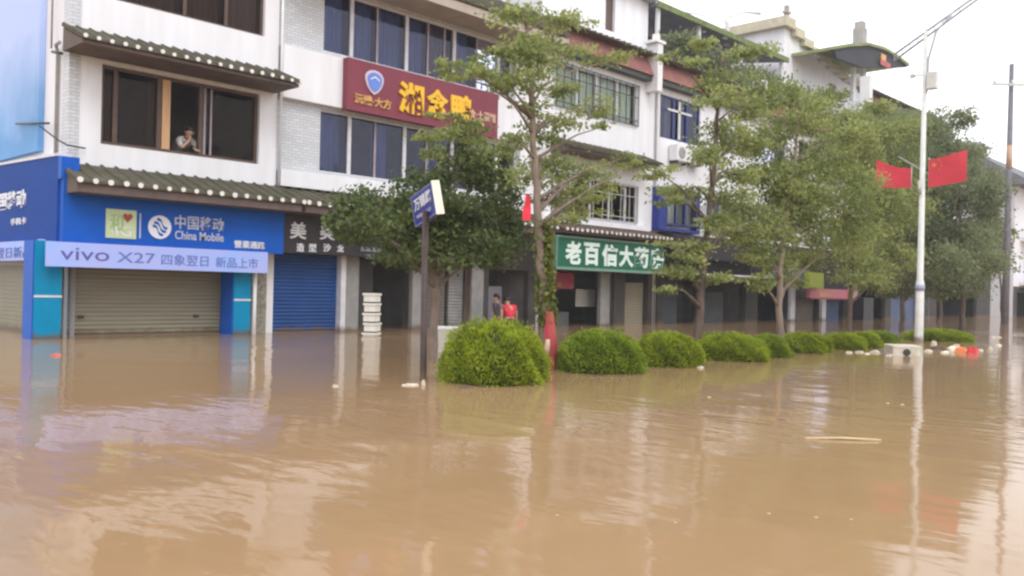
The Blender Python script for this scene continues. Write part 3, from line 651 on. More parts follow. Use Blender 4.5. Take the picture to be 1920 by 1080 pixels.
# ------------------------------------------------------------------ signs
s = thing('phone_shop_sign', (8.4, 17.4, 1.8), 'wide blue shop sign with a round white emblem and silver lettering on the corner building', 'sign')
MB().box(6.02, 10.70, 17.40, 17.58, 1.80, 3.0).box(5.98, 6.30, 17.402, 17.58, 3.002, 3.42).build('sign_board', blue, s)
X = lambda px: on_y(px, 440, 17.39).x
def rect(px0, px1, py0, py1, Y):
    a = on_y(px0, py0, Y); c = on_y(px1, py1, Y); d_ = on_y(px0, py1, Y); e = on_y(px1, py0, Y)
    return a.x, c.x, (d_.z + c.z) / 2, (a.z + e.z) / 2
x0, x1, z0, z1 = rect(199, 255, 393, 447, 17.38)
sq = MB().box(x0, x1, 17.375, 17.398, z0, z1).build('green_logo_panel', limesq, s)
mb = MB(); cx, cz = x0 + (x1 - x0) * 0.70, z0 + (z1 - z0) * 0.74; R_ = 0.10
mb.prism([(cx + R_ * 0.95 * (math.sin(a) ** 3), cz + R_ * (0.81 * math.cos(a) - 0.31 * math.cos(2 * a) - 0.125 * math.cos(3 * a) - 0.06 * math.cos(4 * a))) for a in np.linspace(0, 2 * PI, 24, endpoint=False)], 17.362, 17.372, 0)
mb.build('red_heart', mat('dull_red_print', (0.35, 0.06, 0.05), 0.5, 0.1, 4), sq)
text(sq, '和', x0 + 0.08, x0 + (x1 - x0) * 0.55, z0 + 0.12, z1 - 0.08, 17.373, limedeep, depth=0.012); text(sq, '4G', x0 + 0.1, x1 - 0.1, z0 + 0.05, z0 + 0.24, 17.373, letter, depth=0.008)
a = rect(262, 267, 400, 447, 17.39); MB().box(a[0], a[0] + 0.025, 17.382, 17.397, a[2], a[3]).build('divider_bar', greyletter, s)
x0, x1, z0, z1 = rect(278, 321, 404, 448, 17.38)
cx, cz, R_ = (x0 + x1) / 2, (z0 + z1) / 2, (z1 - z0) / 2
em = MB().prism([(cx + R_ * math.cos(a), cz + R_ * math.sin(a)) for a in np.linspace(0, 2 * PI, 28, endpoint=False)], 17.375, 17.398, 0).build('round_emblem', letter, s)
mb = MB()
for k in range(3):
    pts = []
    for i in range(12):
        t = i / 11; q = (k - 1) * 0.42
        u_ = -0.75 + 1.5 * t; v_ = q + 0.16 * math.sin(t * 2 * PI)
        ca, sa = math.cos(0.62), math.sin(0.62)
        pts.append((cx + R_ * 0.85 * (u_ * ca + v_ * sa) * (1 - abs(q) * 0.3), 17.366, cz + R_ * 0.85 * (-u_ * sa + v_ * ca) + 0.0))
    for i in range(11):
        p, q = pts[i], pts[i + 1]; mb.face([(p[0], p[1], p[2] - 0.026), (q[0], q[1], q[2] - 0.026), (q[0], q[1], q[2] + 0.026), (p[0], p[1], p[2] + 0.026)])
mb.build('emblem_waves', blue, em)
x0, x1, z0, z1 = rect(328, 419, 406, 432, 17.39); text(s, '中国移动', x0, x1, z0, z1, 17.398, greyletter, bold=0.012)
x0, x1, z0, z1 = rect(328, 419, 435, 451, 17.39); text(s, 'China Mobile', x0, x1, z0, z1, 17.398, greyletter, bold=0.012)
x0, x1, z0, z1 = rect(439, 496, 452, 466, 17.39); text(s, '營業通訊', x0, x1, z0, z1, 17.398, letter, bold=0.02)

s = thing('phone_banner', (8, 17.3, 1.35), 'long pale blue phone advertising banner across the top of the beige shutter', 'banner')
MB().box(5.72, 10.24, 17.27, 17.36, 1.36, 1.82).build('banner_board', lilac, s)
z0, z1 = 1.48, 1.70
def btext(t, px0, px1, zz0, zz1, m_, bold=0.0):
    text(s, t, on_y(px0, 490, 17.26).x, on_y(px1, 490, 17.26).x, zz0, zz1, 17.268, m_, bold=bold, depth=0.006)
btext('vivo', 113, 205, 1.49, 1.72, mat('violet_print', (0.12, 0.10, 0.36), 0.5, 0.05, 3)); btext('X27', 220, 291, 1.48, 1.68, bannerblue, 0.0)
btext('四象翌日', 303, 391, 1.46, 1.68, bannerblue); btext('新品上市', 405, 484, 1.45, 1.67, bannerblue)

s = thing('side_street_sign', (6.0, 20, 1.9), 'blue sign board with white characters wrapping onto the side street at the left edge', 'sign')
mb = MB(); mb.prism([(17.59, 1.82), (17.59, 3.44), (24.5, 3.62), (24.5, 1.90)], 5.98, 6.22, 0, 'x'); mb.build('sign_board', mat('deep_blue_sheet', (0.014, 0.06, 0.29), 0.6, 0.1, 1.3, spec=0.06), s)
MB().prism([(17.6, 3.442), (24.5, 3.622), (24.5, 3.67), (17.6, 3.49)], 5.96, 6.23, 0, 'x').build('top_trim', alu, s)
def side(y_l, y_r, z0, z1, x): return lambda u, v, w_: (x - 0.012 * w_, y_l + (y_r - y_l) * u, z0 + (z1 - z0) * v)
yl, yr = on_x(2, 375, 5.97).y, on_x(48, 370, 5.97).y
text(s, '国移动', 0, 0, 0, 0, 0, letter, bold=0.03, M=side(yl + 0.15, yr, on_x(30, 391, 5.97).z, on_x(30, 357, 5.97).z, 5.978))
text(s, '手机卡', 0, 0, 0, 0, 0, letter, bold=0.02, M=side(on_x(20, 410, 5.97).y, on_x(49, 410, 5.97).y, on_x(30, 422, 5.97).z, on_x(30, 409, 5.97).z, 5.978))
s = thing('side_banner', (5.9, 19, 1.5), 'short pale blue advertising banner on the side street at the left edge', 'banner')
yb = on_x(75, 470, 5.9).y
MB().box(5.88, 5.97, yb, 24, on_x(70, 488, 5.9).z, on_x(70, 450, 5.9).z).build('banner_board', lilac, s)
zt = on_x(40, 462, 5.88).z; zl = on_x(40, 483, 5.88).z
text(s, '翌日新品', 0, 0, 0, 0, 0, bannerblue, M=side(on_x(3, 470, 5.88).y + .3, on_x(58, 470, 5.88).y, zl, zt, 5.878))
MB().box(5.86, 5.99, yb - 0.03, yb - 0.002, on_x(70, 488, 5.9).z - 0.01, on_x(70, 450, 5.9).z + 0.01).build('end_cap', letter, s)

s = thing('sky_blue_billboard', (6.2, 19.8, 3.7), 'tall sky blue billboard on the side wall of the corner building', 'billboard')
ys = on_x(75, 150, 6.2).y
MB().box(6.18, 6.295, ys, 26.5, 3.72, 10.3).build('board', poster_mat(), s)
s = thing('wall_bracket', (6.2, 18.6, 4), 'thin rusty bracket and cable run on the side wall above the blue sign', 'bracket')
q = [on_x(30, 232, 6.12), on_x(92, 231, 6.12)]; MB().tube([tuple(v) for v in q], 0.022, 6).build('rod', darkbar, s)
q2 = [on_x(74, 236, 6.14), on_x(108, 262, 6.14), on_x(126, 272, 6.14)]; e = on_y(160, 278, 17.94)
MB().tube([*[tuple(v) for v in q2], (e.x, e.y, e.z)], 0.016, 6).build('cable', cable, s)
MB().tube([tuple(on_x(98, 97, 6.15)), tuple(on_x(116, 100, 6.15))], 0.03, 6).build('rod', darkbar, s)

s = thing('salon_sign', (13.4, 17.5, 1.85), 'black shop sign with pale characters above the blue shutter, partly behind the dense tree', 'sign')
MB().box(10.76, 16.6, 17.50, 17.62, 1.84, 2.74).build('sign_board', blackboard, s)
for ch, a in (('美', (544, 574, 416, 448)), ('美', (600, 628, 420, 450)), ('人', (652, 676, 430, 456))):
    x0, x1, z0, z1 = rect(*a, 17.49); text(s, ch, x0, x1, z0, z1, 17.498, letter, bold=0.02)
for ch, a in (('造', (556, 570, 456, 472)), ('型', (579, 593, 457, 472)), ('沙', (606, 620, 457, 472)), ('龙', (632, 644, 459, 473))):
    x0, x1, z0, z1 = rect(*a, 17.49); text(s, ch, x0, x1, z0, z1, 17.498, letter, bold=0.02)
x0, x1, z0, z1 = rect(676, 716, 464, 472, 17.49); text(s, '美容美发', x0, x1, z0, z1, 17.498, greyletter)
x0, x1, z0, z1 = rect(686, 732, 478, 486, 17.49); text(s, '烫染护理', x0, x1, z0, z1, 17.498, greyletter)

s = thing('restaurant_sign', (15, 17.7, 5.4), 'large maroon restaurant sign with gold characters and a blue shield badge', 'sign')
MB().box(12.54, 17.72, 17.70, 17.898, 5.40, 6.66).build('sign_board', maroon, s)
x0, x1, z0, z1 = rect(685, 718, 132, 178, 17.68); cx, cz = (x0 + x1) / 2, (z0 + z1) / 2; hw, hh = (x1 - x0) / 2, (z1 - z0) / 2
def shield(k): return [(cx + hw * k * a, cz + hh * k * c) for a, c in ((0, -1), (0.42, -0.78), (0.78, -0.38), (0.98, 0.1), (1, 0.45), (0.8, 0.75), (0.45, 0.93), (0, 1), (-0.45, 0.93), (-0.8, 0.75), (-1, 0.45), (-0.98, 0.1), (-0.78, -0.38), (-0.42, -0.78))]
bd = MB().prism(shield(1.0), 17.66, 17.698, 0).build('shield_badge', badgerim, s)
MB().prism(shield(0.80), 17.645, 17.658, 0).build('badge_face', badgeblue, bd)
mb = MB(); mb.prism([(cx - hw * 0.5, cz + hh * 0.25), (cx, cz + hh * 0.5), (cx + hw * 0.5, cz + hh * 0.25), (cx + hw * 0.5, cz + hh * 0.15), (cx, cz + hh * 0.38), (cx - hw * 0.5, cz + hh * 0.15)], 17.636, 17.643, 0); mb.build('badge_mark', letter, bd)
for t, a, bold in (('湘', (747, 793, 156, 214), 0.035), ('念', (800, 838, 168, 222), 0.035), ('鸭', (845, 882, 178, 232), 0.035)):
    x0, x1, z0, z1 = rect(*a, 17.69); text(s, t, x0, x1, z0, z1, 17.698, gold, bold=bold, depth=0.05)
x0, x1, z0, z1 = rect(664, 733, 181, 200, 17.69); text(s, '沅醴·大方', x0, x1, z0, z1, 17.698, dullgold, bold=0.03, depth=0.03)
x0, x1, z0, z1 = rect(880, 929, 209, 226, 17.69); text(s, '食·土菜馆', x0, x1, z0, z1, 17.698, mat('pale_peach', (0.62, 0.42, 0.30), 0.5, 0.1, 3), bold=0.02)
x0, x1, z0, z1 = rect(890, 908, 230, 240, 17.69); text(s, '酒楼', x0, x1, z0, z1, 17.698, mat('pale_peach', (0.62, 0.42, 0.30)), bold=0.02)

s = thing('pharmacy_sign', (22.6, 17.2, 1.8), 'green pharmacy sign with large white characters under a low tiled canopy', 'sign')
MB().box(19.85, 25.5, 17.22, 17.5, 1.84, 2.72).build('sign_board', green, s)
MB().box(19.80, 25.55, 17.18, 17.5, 1.76, 1.838).box(19.80, 25.55, 17.18, 17.5, 2.722, 2.78).box(19.80, 19.848, 17.18, 17.5, 1.839, 2.721).build('sign_trim', greenrim, s)
xs = [(1060, 1090), (1095, 1124), (1129, 1158), (1161, 1188), (1190, 1216), (1219, 1245)]
for ch, (a, c) in zip('老百信大药房', xs):
    x0, x1 = on_y(a, 480, 17.2).x, on_y(c, 480, 17.2).x; text(s, ch, x0, x1, 1.93, 2.63, 17.218, mint, bold=0.04)

s = tag(MB().box(28.45, 28.75, 17.3, 17.66, 3.55, 4.4).box(28.5, 28.7, 17.66, 17.72, 3.9, 4.0).build('light_box', letter, loc=(28.6, 17.5, 3.5)), 'small white light box on the wall beside the blue window box', 'light box')
s = thing('blue_shop_sign', (35, 17.2, 1.75), 'blue shop sign with pale lettering half hidden between two tree trunks', 'sign')
MB().box(33.55, 36.5, 17.2, 17.4, 1.78, 2.34).build('sign_board', mat('mid_blue_sheet', (0.03, 0.13, 0.32), 0.4, 0.1, 2), s)
text(s, '通讯', 34.7, 35.8, 1.95, 2.25, 17.198, greyletter)
s = tag(MB().box(35.95, 37.4, 16.9, 17.1, 1.45, 2.15).box(36.0, 37.35, 16.86, 16.898, 1.5, 2.1).build('lime_sign_box', limelight, loc=(36.7, 17, 1.45)), 'bright lime green sign box above the narrow pink sign', 'sign')
b = thing('pink_shop_sign', (38.8, 17.2, 1.0), 'narrow pink and orange shop sign below the lime sign box', 'sign')
qa, qc = on_y(1520, 541, 17.2), on_y(1606, 563, 17.2)
MB().box(qa.x, qc.x, 17.22, 17.4, 1.05, 1.46).build('sign_board', pink, b)
MB().box(qa.x - 0.02, qc.x + 0.02, 17.19, 17.41, 0.99, 1.048).build('lower_trim', mat('crimson_trim', (0.34, 0.03, 0.09), 0.5, 0.1, 3), b)
MB().box(qa.x + 0.9, qa.x + 1.9, 17.205, 17.218, 1.1, 1.3).build('pale_print', mat('peach_poster', (0.62, 0.36, 0.22), 0.6, 0.15, 3), b)
MB().box(qc.x - 1.0, qc.x - 0.2, 17.17, 17.215, 1.08, 1.55).build('poster', mat('peach_poster', (0.62, 0.36, 0.22)), b)

# ------------------------------------------------------------------ air conditioner
ac = thing('air_conditioner', (27.4, 17.7, 5.85), 'white air conditioner unit on the wall under the blue framed window', 'air conditioner')
MB().box(26.75, 27.75, 17.62, 17.95, 5.90, 6.46).build('casing', whitetrim, ac)
mb = MB(); mb.tube([(27.08, 17.619, 6.18), (27.08, 17.60, 6.18)], 0.21, 20); g = mb.build('fan_grille', concrete, ac)
MB().box(26.85, 26.9, 17.65, 17.99, 5.80, 5.897).build('wall_bracket', darkbar, ac); MB().box(27.6, 27.65, 17.65, 17.99, 5.80, 5.897).build('wall_bracket', darkbar, ac)
ac = thing('air_conditioner', (28.2, 17.7, 5.85), 'brown grey air conditioner unit just right of the white one', 'air conditioner')
MB().box(27.95, 28.6, 17.66, 17.95, 5.86, 6.42).build('casing', mat('dirty_casing', (0.34, 0.29, 0.28), 0.6, 0.2, 5), ac)
mb = MB(); mb.tube([(28.3, 17.659, 6.14), (28.3, 17.64, 6.14)], 0.2, 18); mb.build('fan_grille', darkbar, ac)

# ------------------------------------------------------------------ foliage
def leaves_mesh(name, C, N, L, Wd, tone, mats, parent=None, loc=(0, 0, 0), extra=None):
    """one mesh of bent leaf blades: C centres, N blade directions (unit), L length, Wd width"""
    n = len(C)
    D = N / np.linalg.norm(N, axis=1, keepdims=True)
    A = rng.normal(size=(n, 3)); A -= D * (A * D).sum(1, keepdims=True); A /= np.linalg.norm(A, axis=1, keepdims=True)
    U = np.cross(D, A)
    L = L[:, None]; Wd = Wd[:, None]
    p0 = C - D * L * 0.5; p3 = C + D * L * 0.5 - U * L * 0.12
    p1 = C + A * Wd * 0.5 + U * L * 0.06; p2 = C - A * Wd * 0.5 + U * L * 0.06
    V = np.stack([p0, p1, p3, p2], 1).reshape(-1, 3) - np.array(loc)
    V = V.astype(np.float32)
    me = bpy.data.meshes.new(name)
    ev, ef, emi = extra if extra else (np.zeros((0, 3), np.float32), [], 1)
    ne = len(ev)
    me.vertices.add(n * 4 + ne)
    me.vertices.foreach_set('co', np.concatenate([V, np.asarray(ev, np.float32).reshape(-1, 3)]).ravel())
    loops = [np.arange(n * 4, dtype=np.int32)]; starts = [np.arange(n, dtype=np.int32) * 4]
    if ne:
        el = np.array(ef, dtype=np.int32) + n * 4
        loops.append(el.ravel()); starts.append(n * 4 + np.arange(len(ef), dtype=np.int32) * el.shape[1])
    loops = np.concatenate(loops); starts = np.concatenate(starts)
    me.loops.add(len(loops)); me.loops.foreach_set('vertex_index', loops)
    me.polygons.add(len(starts)); me.polygons.foreach_set('loop_start', starts)
    mi = np.zeros(len(starts), np.int32); mi[n:] = emi; me.polygons.foreach_set('material_index', mi)
    for x in mats: me.materials.append(x)
    me.update(calc_edges=True); me.validate()
    at = me.attributes.new('leaf_tone', 'FLOAT', 'FACE')
    tv = np.zeros(len(me.polygons), np.float32); tv[:n] = np.clip(tone, 0, 1); at.data.foreach_set('value', tv)
    o = bpy.data.objects.new(name, me); COL.objects.link(o); o.parent = parent; o.location = loc if parent is None else (0, 0, 0)
    return o

lf_tree = leaf_mat('soft_green_leaf', (0.135, 0.180, 0.052), (0.46, 0.50, 0.18), 0.5)
lf_dense = leaf_mat('dark_green_leaf', (0.048, 0.075, 0.020), (0.135, 0.18, 0.050), 0.25)
lf_far = leaf_mat('hazed_green_leaf', (0.12, 0.15, 0.075), (0.32, 0.36, 0.18), 0.5)  # leaf colour greyed and raised to carry the haze of distance
lf_yel = leaf_mat('yellow_green_leaf', (0.10, 0.13, 0.022), (0.25, 0.27, 0.06), 0.3)
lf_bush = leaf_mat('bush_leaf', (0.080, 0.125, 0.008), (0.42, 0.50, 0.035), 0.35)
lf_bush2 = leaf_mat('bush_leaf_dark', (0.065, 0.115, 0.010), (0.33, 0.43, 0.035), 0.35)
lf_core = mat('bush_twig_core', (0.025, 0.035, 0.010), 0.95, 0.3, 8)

def tree(name, label, base, trunk_px, Y, clumps, size, cover, lmat, trunk_r=0.06, group='street trees', cat='tree', bmat=None, spread=1.0, flat=0.75):
    """trunk through measured points, a limb to every clump of foliage, leaf blades through each clump's volume"""
    root = thing(name, base, label, cat, group)
    base = Vector(base)
    tp = [Vector((base.x, base.y, -0.5)), Vector((base.x, base.y, 0.02))] + [on_y(x, y, Y) for x, y in trunk_px]
    mb = MB(); n = len(tp)
    rad = [trunk_r * (1.1 - 0.85 * i / (n - 1)) for i in range(n)]
    # resample for a natural wobble
    P, Rr = [], []
    for i in range(n - 1):
        for k in range(4):
            t = k / 4; q = tp[i].lerp(tp[i + 1], t)
            if 0 < i: q = q + Vector((random.uniform(-1, 1), random.uniform(-1, 1), 0)) * trunk_r * 0.25
            P.append(q); Rr.append(rad[i] + (rad[i + 1] - rad[i]) * t)
    P.append(tp[-1]); Rr.append(rad[-1]); mb.tube(P, Rr, 9)
    Cs, Ns, Ts, Ls = [], [], [], []
    dep = math.hypot(base.x, base.y)
    for (px, py, rx, ry) in clumps:
        c = on_y(px, py, Y)
        sx = rx * (c - Vector((0, 0, CAMH))).dot(fw) / FPX; sz = ry * (c - Vector((0, 0, CAMH))).dot(fw) / FPX
        c = c + fw * random.uniform(-1, 1) * min(0.9, sx * 1.2 + 0.15) * spread
        # limb
        cand = [q for q in P if 0.9 < q.z < c.z - 0.12] or [min(P, key=lambda q: abs(q.z - 0.9))]
        q0 = min(cand, key=lambda q: (q - c).length + 0.5 * abs(q.z - (c.z - 0.5 * math.hypot(q.x - c.x, q.y - c.y))))
        i0 = P.index(q0)
        mid = q0.lerp(c, 0.55) + Vector((random.uniform(-.1, .1), random.uniform(-.1, .1), 0.08 + random.uniform(0, .1)))
        mb.tube([q0, q0.lerp(mid, 0.5) + Vector((0, 0, 0.02)), mid, c], [Rr[i0] * 0.6, Rr[i0] * 0.42, Rr[i0] * 0.26, 0.006], 6)
        nsub = max(4, int(3 + 10 * sx * sz / 0.12)); nsub = min(nsub, 16)
        cen = rng.normal(size=(nsub, 3)); cen /= np.linalg.norm(cen, axis=1, keepdims=True)
        cen *= (rng.random((nsub, 1)) ** 0.45)
        R3 = np.array(rt) * sx; U3 = np.array(up) * sz; F3 = np.array(fw) * sx
        cw = np.array(c) + cen[:, :1] * R3 + cen[:, 1:2] * F3 + cen[:, 2:3] * U3
        for j in range(nsub):
            ee = Vector(cw[j])
            mb.tube([c, c.lerp(ee, 0.6) + Vector((0, 0, 0.02)), ee], [0.009, 0.006, 0.003], 4, cap=False)
        k = max(40, int(cover * PI * sx * sz / (size * size * 0.30)))
        w_ = rng.integers(0, nsub, k)
        off = rng.normal(size=(k, 3)) * np.array([0.36, 0.36, 0.30]) 
        ctr = cw[w_] + off[:, :1] * R3 * 0.85 + off[:, 1:2] * F3 * 0.85 + off[:, 2:3] * U3 * flat
        d = rng.normal(size=(k, 3)) + (ctr - np.array(c)) / max(sx, 0.1) * 0.7 + np.array([0, 0, -0.35])
        Cs.append(ctr); Ns.append(d)
        sub_tone = rng.random(nsub) * 0.68
        Ts.append(0.15 + sub_tone[w_] + rng.normal(size=k) * 0.12); Ls.append(size * rng.uniform(0.7, 1.35, k))
    tr = mb.build('trunk', bmat or bark, root)
    C = np.concatenate(Cs); N = np.concatenate(Ns); T = np.concatenate(Ts); L = np.concatenate(Ls)
    leaves_mesh('crown', C, N, L, L * rng.uniform(0.42, 0.62, len(L)), T, [lmat], root, tuple(base))
    return root

# slender tree in the middle, with a vine-covered trunk
b0 = on_w(1033, 690); b0 = Vector((9.75, 8.5, 0))
TA = [(985, 18, 55, 20), (1055, 40, 35, 14), (955, 22, 30, 14), (1005, 66, 36, 22), (835, 104, 24, 12), (862, 128, 36, 12), (905, 122, 34, 20), (975, 100, 42, 24), (1010, 132, 55, 26), (935, 158, 34, 15), (985, 168, 46, 24), (1048, 160, 34, 18), (1095, 92, 34, 14), (1150, 118, 40, 12), (1080, 62, 34, 10),
      (992, 200, 34, 18), (1058, 226, 44, 14), (1110, 212, 40, 16), (1008, 252, 44, 20), (955, 262, 32, 14), (1040, 292, 60, 22), (1100, 322, 56, 15), (1165, 298, 34, 11), (1012, 330, 44, 18), (1075, 352, 40, 16), (1090, 395, 46, 14), (1052, 415, 34, 14), (1120, 380, 34, 10)]
TA = [(x, y, rx * 1.2, ry * 1.15) for x, y, rx, ry in TA] + [(925, 90, 26, 12), (1195, 318, 26, 9), (1140, 345, 30, 12), (890, 145, 26, 10), (1030, 375, 34, 14), (1130, 240, 26, 10)]
tr = tree('slender_street_tree', 'slender sparse tree with a leaning vine wrapped trunk in front of the maroon sign', b0, [(1026, 600), (1014, 500), (1008, 400), (1003, 300), (998, 200), (990, 100), (985, 20)], 8.5, TA, 0.072, 2.7, lf_tree, 0.085, bmat=palebark)
# vine on its trunk
k = 1500; tt = rng.random(k); an_ = rng.random(k) * 2 * PI
pa = np.array([tuple(on_y(1018 + 8 * (y - 440) / 160 * 1.0, y, 8.5)) for y in np.linspace(425, 610, 40)])
C = pa[(tt * 39).astype(int)] + np.stack([np.cos(an_), np.sin(an_), np.zeros(k)], 1) * (0.07 + 0.05 * rng.random((k, 1))) + rng.normal(size=(k, 3)) * 0.025
leaves_mesh('trunk_vine', C, np.stack([np.cos(an_), np.sin(an_), -0.6 + 0 * an_], 1) + rng.normal(size=(k, 3)) * 0.5, rng.uniform(0.06, 0.11, k), rng.uniform(0.05, 0.08, k), rng.random(k), [lf_yel], tr, tuple(b0))

# dense round tree behind the street sign
TB = [(668, 395, 46, 34), (720, 372, 52, 34), (700, 425, 60, 36), (745, 455, 60, 36), (770, 400, 56, 42), (820, 440, 66, 46), (850, 380, 56, 40), (905, 400, 56, 42), (935, 372, 46, 34), (890, 455, 66, 40), (845, 488, 70, 28), (945, 440, 46, 44), (790, 345, 42, 22), (840, 322, 46, 24), (880, 300, 44, 24), (905, 335, 44, 26), (660, 440, 36, 28), (955, 400, 32, 36), (780, 490, 40, 20), (800, 420, 60, 50), (870, 430, 60, 50), (925, 480, 46, 26), (640, 415, 24, 24), (735, 485, 40, 16)]
bB = Vector((8.9, 10.2, 0))
tree('round_dense_tree', 'dense dark green round tree directly behind the blue street name sign', bB, [(818, 560), (812, 480), (830, 420), (850, 350)], 10.2, TB, 0.075, 3.4, lf_dense, 0.075, bmat=palebark, group='street trees')
TB2 = [(838, 222, 30, 10), (868, 236, 32, 11), (806, 248, 26, 9), (895, 243, 26, 9), (790, 262, 34, 12), (830, 246, 36, 12), (870, 268, 40, 16), (905, 262, 34, 14), (930, 290, 40, 16), (815, 290, 34, 14), (860, 300, 44, 20), (900, 320, 48, 22), (940, 330, 36, 20), (840, 330, 40, 18)]
bB2 = Vector((9.9, 10.6, 0))
tree('light_green_tree', 'light green thin tree rising behind the dense round tree below the maroon sign', bB2, [(878, 560), (880, 430), (876, 330), (874, 255)], 10.6, TB2, 0.08, 2.8, lf_tree, 0.06)

TC = [(1350, 250, 46, 34), (1310, 300, 36, 24), (1295, 350, 52, 20), (1240, 330, 40, 13), (1262, 372, 34, 11), (1290, 470, 44, 22), (1335, 412, 36, 24), (1275, 505, 34, 22), (1380, 325, 44, 26), (1400, 275, 36, 22), (1345, 160, 50, 26), (1392, 115, 44, 20), (1290, 130, 30, 10), (1425, 165, 36, 26), (1310, 88, 32, 14), (1380, 440, 52, 26), (1252, 540, 26, 10), (1330, 205, 50, 18), (1405, 210, 46, 22), (1260, 450, 30, 10), (1360, 372, 46, 24), (1400, 390, 44, 30), (1340, 520, 40, 14), (1255, 100, 24, 9)]
tree('leaning_street_tree', 'leaning sparse tree between the third and fourth bushes, beside the green sign', (13.55, 8.4, 0), [(1308, 637), (1318, 520), (1328, 420), (1337, 330), (1345, 230), (1350, 150), (1352, 95)], 8.4, TC, 0.078, 3.4, lf_tree, 0.085, bmat=bark)
TD = [(1450, 250, 50, 34), (1505, 225, 52, 40), (1445, 330, 52, 40), (1500, 320, 60, 50), (1560, 300, 50, 44), (1430, 425, 50, 44), (1500, 425, 60, 56), (1560, 415, 54, 54), (1470, 490, 36, 20), (1530, 485, 46, 22), (1590, 355, 36, 36), (1480, 180, 40, 20), (1530, 180, 36, 20), (1420, 480, 34, 22), (1585, 250, 40, 30), (1425, 530, 34, 16), (1500, 525, 40, 18), (1440, 200, 32, 16), (1590, 440, 40, 44), (1475, 375, 50, 40), (1540, 360, 50, 50)]
tree('bushy_street_tree', 'bushy green tree with a pale trunk in front of the blue shop sign', (16.7, 8.4, 0), [(1461, 600), (1463, 500), (1475, 400), (1490, 300), (1500, 180)], 8.4, TD, 0.085, 4.0, lf_tree, 0.085, bmat=palebark)
TE = [(1640, 532, 44, 18), (1590, 520, 36, 16), (1590, 215, 40, 26), (1640, 255, 50, 40), (1620, 325, 56, 44), (1600, 445, 50, 44), (1655, 415, 50, 54), (1620, 505, 44, 26), (1680, 330, 40, 54), (1560, 185, 32, 20), (1690, 250, 40, 34), (1670, 480, 44, 30), (1640, 210, 36, 16), (1700, 400, 36, 50), (1640, 370, 50, 50), (1600, 270, 44, 40)]
tree('leafy_street_tree', 'green leafy tree whose crown reaches left of the red flags', tuple(on_y(1592, 610, 10.6).xy) + (0,), [(1593, 600), (1597, 480), (1612, 380), (1625, 260)], 10.6, TE, 0.098, 4.2, lf_tree, 0.09, spread=0.4)
TF = [(1700, 545, 40, 16), (1745, 530, 40, 20), (1700, 240, 44, 34), (1745, 245, 40, 34), (1720, 320, 52, 44), (1700, 420, 46, 50), (1750, 400, 50, 56), (1730, 480, 52, 40), (1690, 500, 40, 34), (1770, 300, 40, 40), (1755, 480, 40, 40)]
tree('tall_grey_green_tree', 'grey green tree standing directly behind the white street lamp', tuple(on_y(1691, 608, 11.5).xy) + (0,), [(1692, 600), (1698, 480), (1710, 380), (1722, 260)], 11.5, TF, 0.115, 4.5, lf_far, 0.11)
TG = [(1790, 545, 50, 16), (1838, 530, 38, 20), (1788, 232, 22, 26), (1800, 290, 36, 40), (1770, 350, 44, 44), (1820, 360, 44, 50), (1790, 430, 52, 50), (1840, 430, 40, 50), (1800, 500, 60, 36), (1850, 490, 36, 36), (1760, 500, 40, 40), (1850, 380, 26, 36)]
tree('broad_far_tree', 'broad hazy tree to the right of the street lamp behind the right flag', tuple(on_y(1803, 612, 10.2).xy) + (0,), [(1804, 580), (1802, 480), (1800, 380), (1795, 260)], 10.2, TG, 0.12, 4.2, lf_far, 0.12)
TH = [(1870, 420, 22, 26), (1880, 460, 20, 24), (1862, 470, 20, 26), (1888, 432, 14, 16)]
tree('small_yellow_tree', 'small yellowish tree at the foot of the far utility pole', tuple(on_y(1878, 605, 14.5).xy) + (0,), [(1878, 560), (1874, 480), (1874, 430)], 14.5, TH, 0.2, 1.6, lf_yel, 0.09)
TI = [(1742, 262, 30, 36), (1765, 235, 26, 26), (1725, 255, 30, 30), (1785, 310, 34, 44), (1845, 345, 24, 34), (1830, 300, 20, 22), (1700, 225, 36, 22), (1660, 210, 36, 18), (1855, 420, 26, 40)]
tree('far_background_tree', 'pale far tree crown rising behind the others at the street end', tuple(on_y(1762, 608, 15.5).xy) + (0,), [(1762, 560), (1785, 420), (1775, 300)], 15.5, TI, 0.155, 4.2, lf_far, 0.14)
TK = [(1690, 235, 40, 26), (1720, 215, 34, 18), (1660, 300, 46, 44), (1760, 285, 36, 40), (1700, 350, 46, 50), (1745, 440, 46, 50), (1680, 440, 46, 46), (1815, 300, 30, 40), (1820, 470, 40, 40), (1770, 520, 50, 24), (1640, 480, 46, 40)]
tree('rear_row_tree', 'pale grey green rear tree seen between the two red flags', tuple(on_y(1722, 608, 14.2).xy) + (0,), [(1722, 560), (1724, 430), (1720, 300)], 14.2, TK, 0.13, 5.0, lf_far, 0.15)
TJ = [(1300, 95, 26, 16), (1345, 118, 30, 18), (1400, 140, 34, 20), (1440, 160, 34, 22), (1490, 185, 32, 20), (1270, 75, 20, 10), (1370, 160, 34, 16), (1530, 190, 28, 18)]
def planter(): pass
p = on_y(1400, 178, 19.6)
rootp = thing('rooftop_shrubs', (p.x, 19.6, 9.55), 'overgrown green shrubs on the roof terrace above the red tiled fascia', 'shrub')
Cs = []; stems = MB()
for (x, y, rx, ry) in TJ:
    c = on_y(x, y, 19.6); k_ = (c - Vector((0, 0, CAMH))).dot(fw) / FPX
    n = 420; Cs.append(np.array(c) + rng.normal(size=(n, 3)) * np.array([rx * k_ * 0.7, 0.4, ry * k_ * 0.55]))
    for j in range(5): stems.tube([(c.x + random.uniform(-.5, .5), 19.6, 9.5), (c.x + random.uniform(-.6, .6), 19.6, c.z + ry * k_ * 0.6)], [0.025, 0.008], 5)
stems.build('stem', bark, rootp)
C = np.concatenate(Cs); n = len(C)
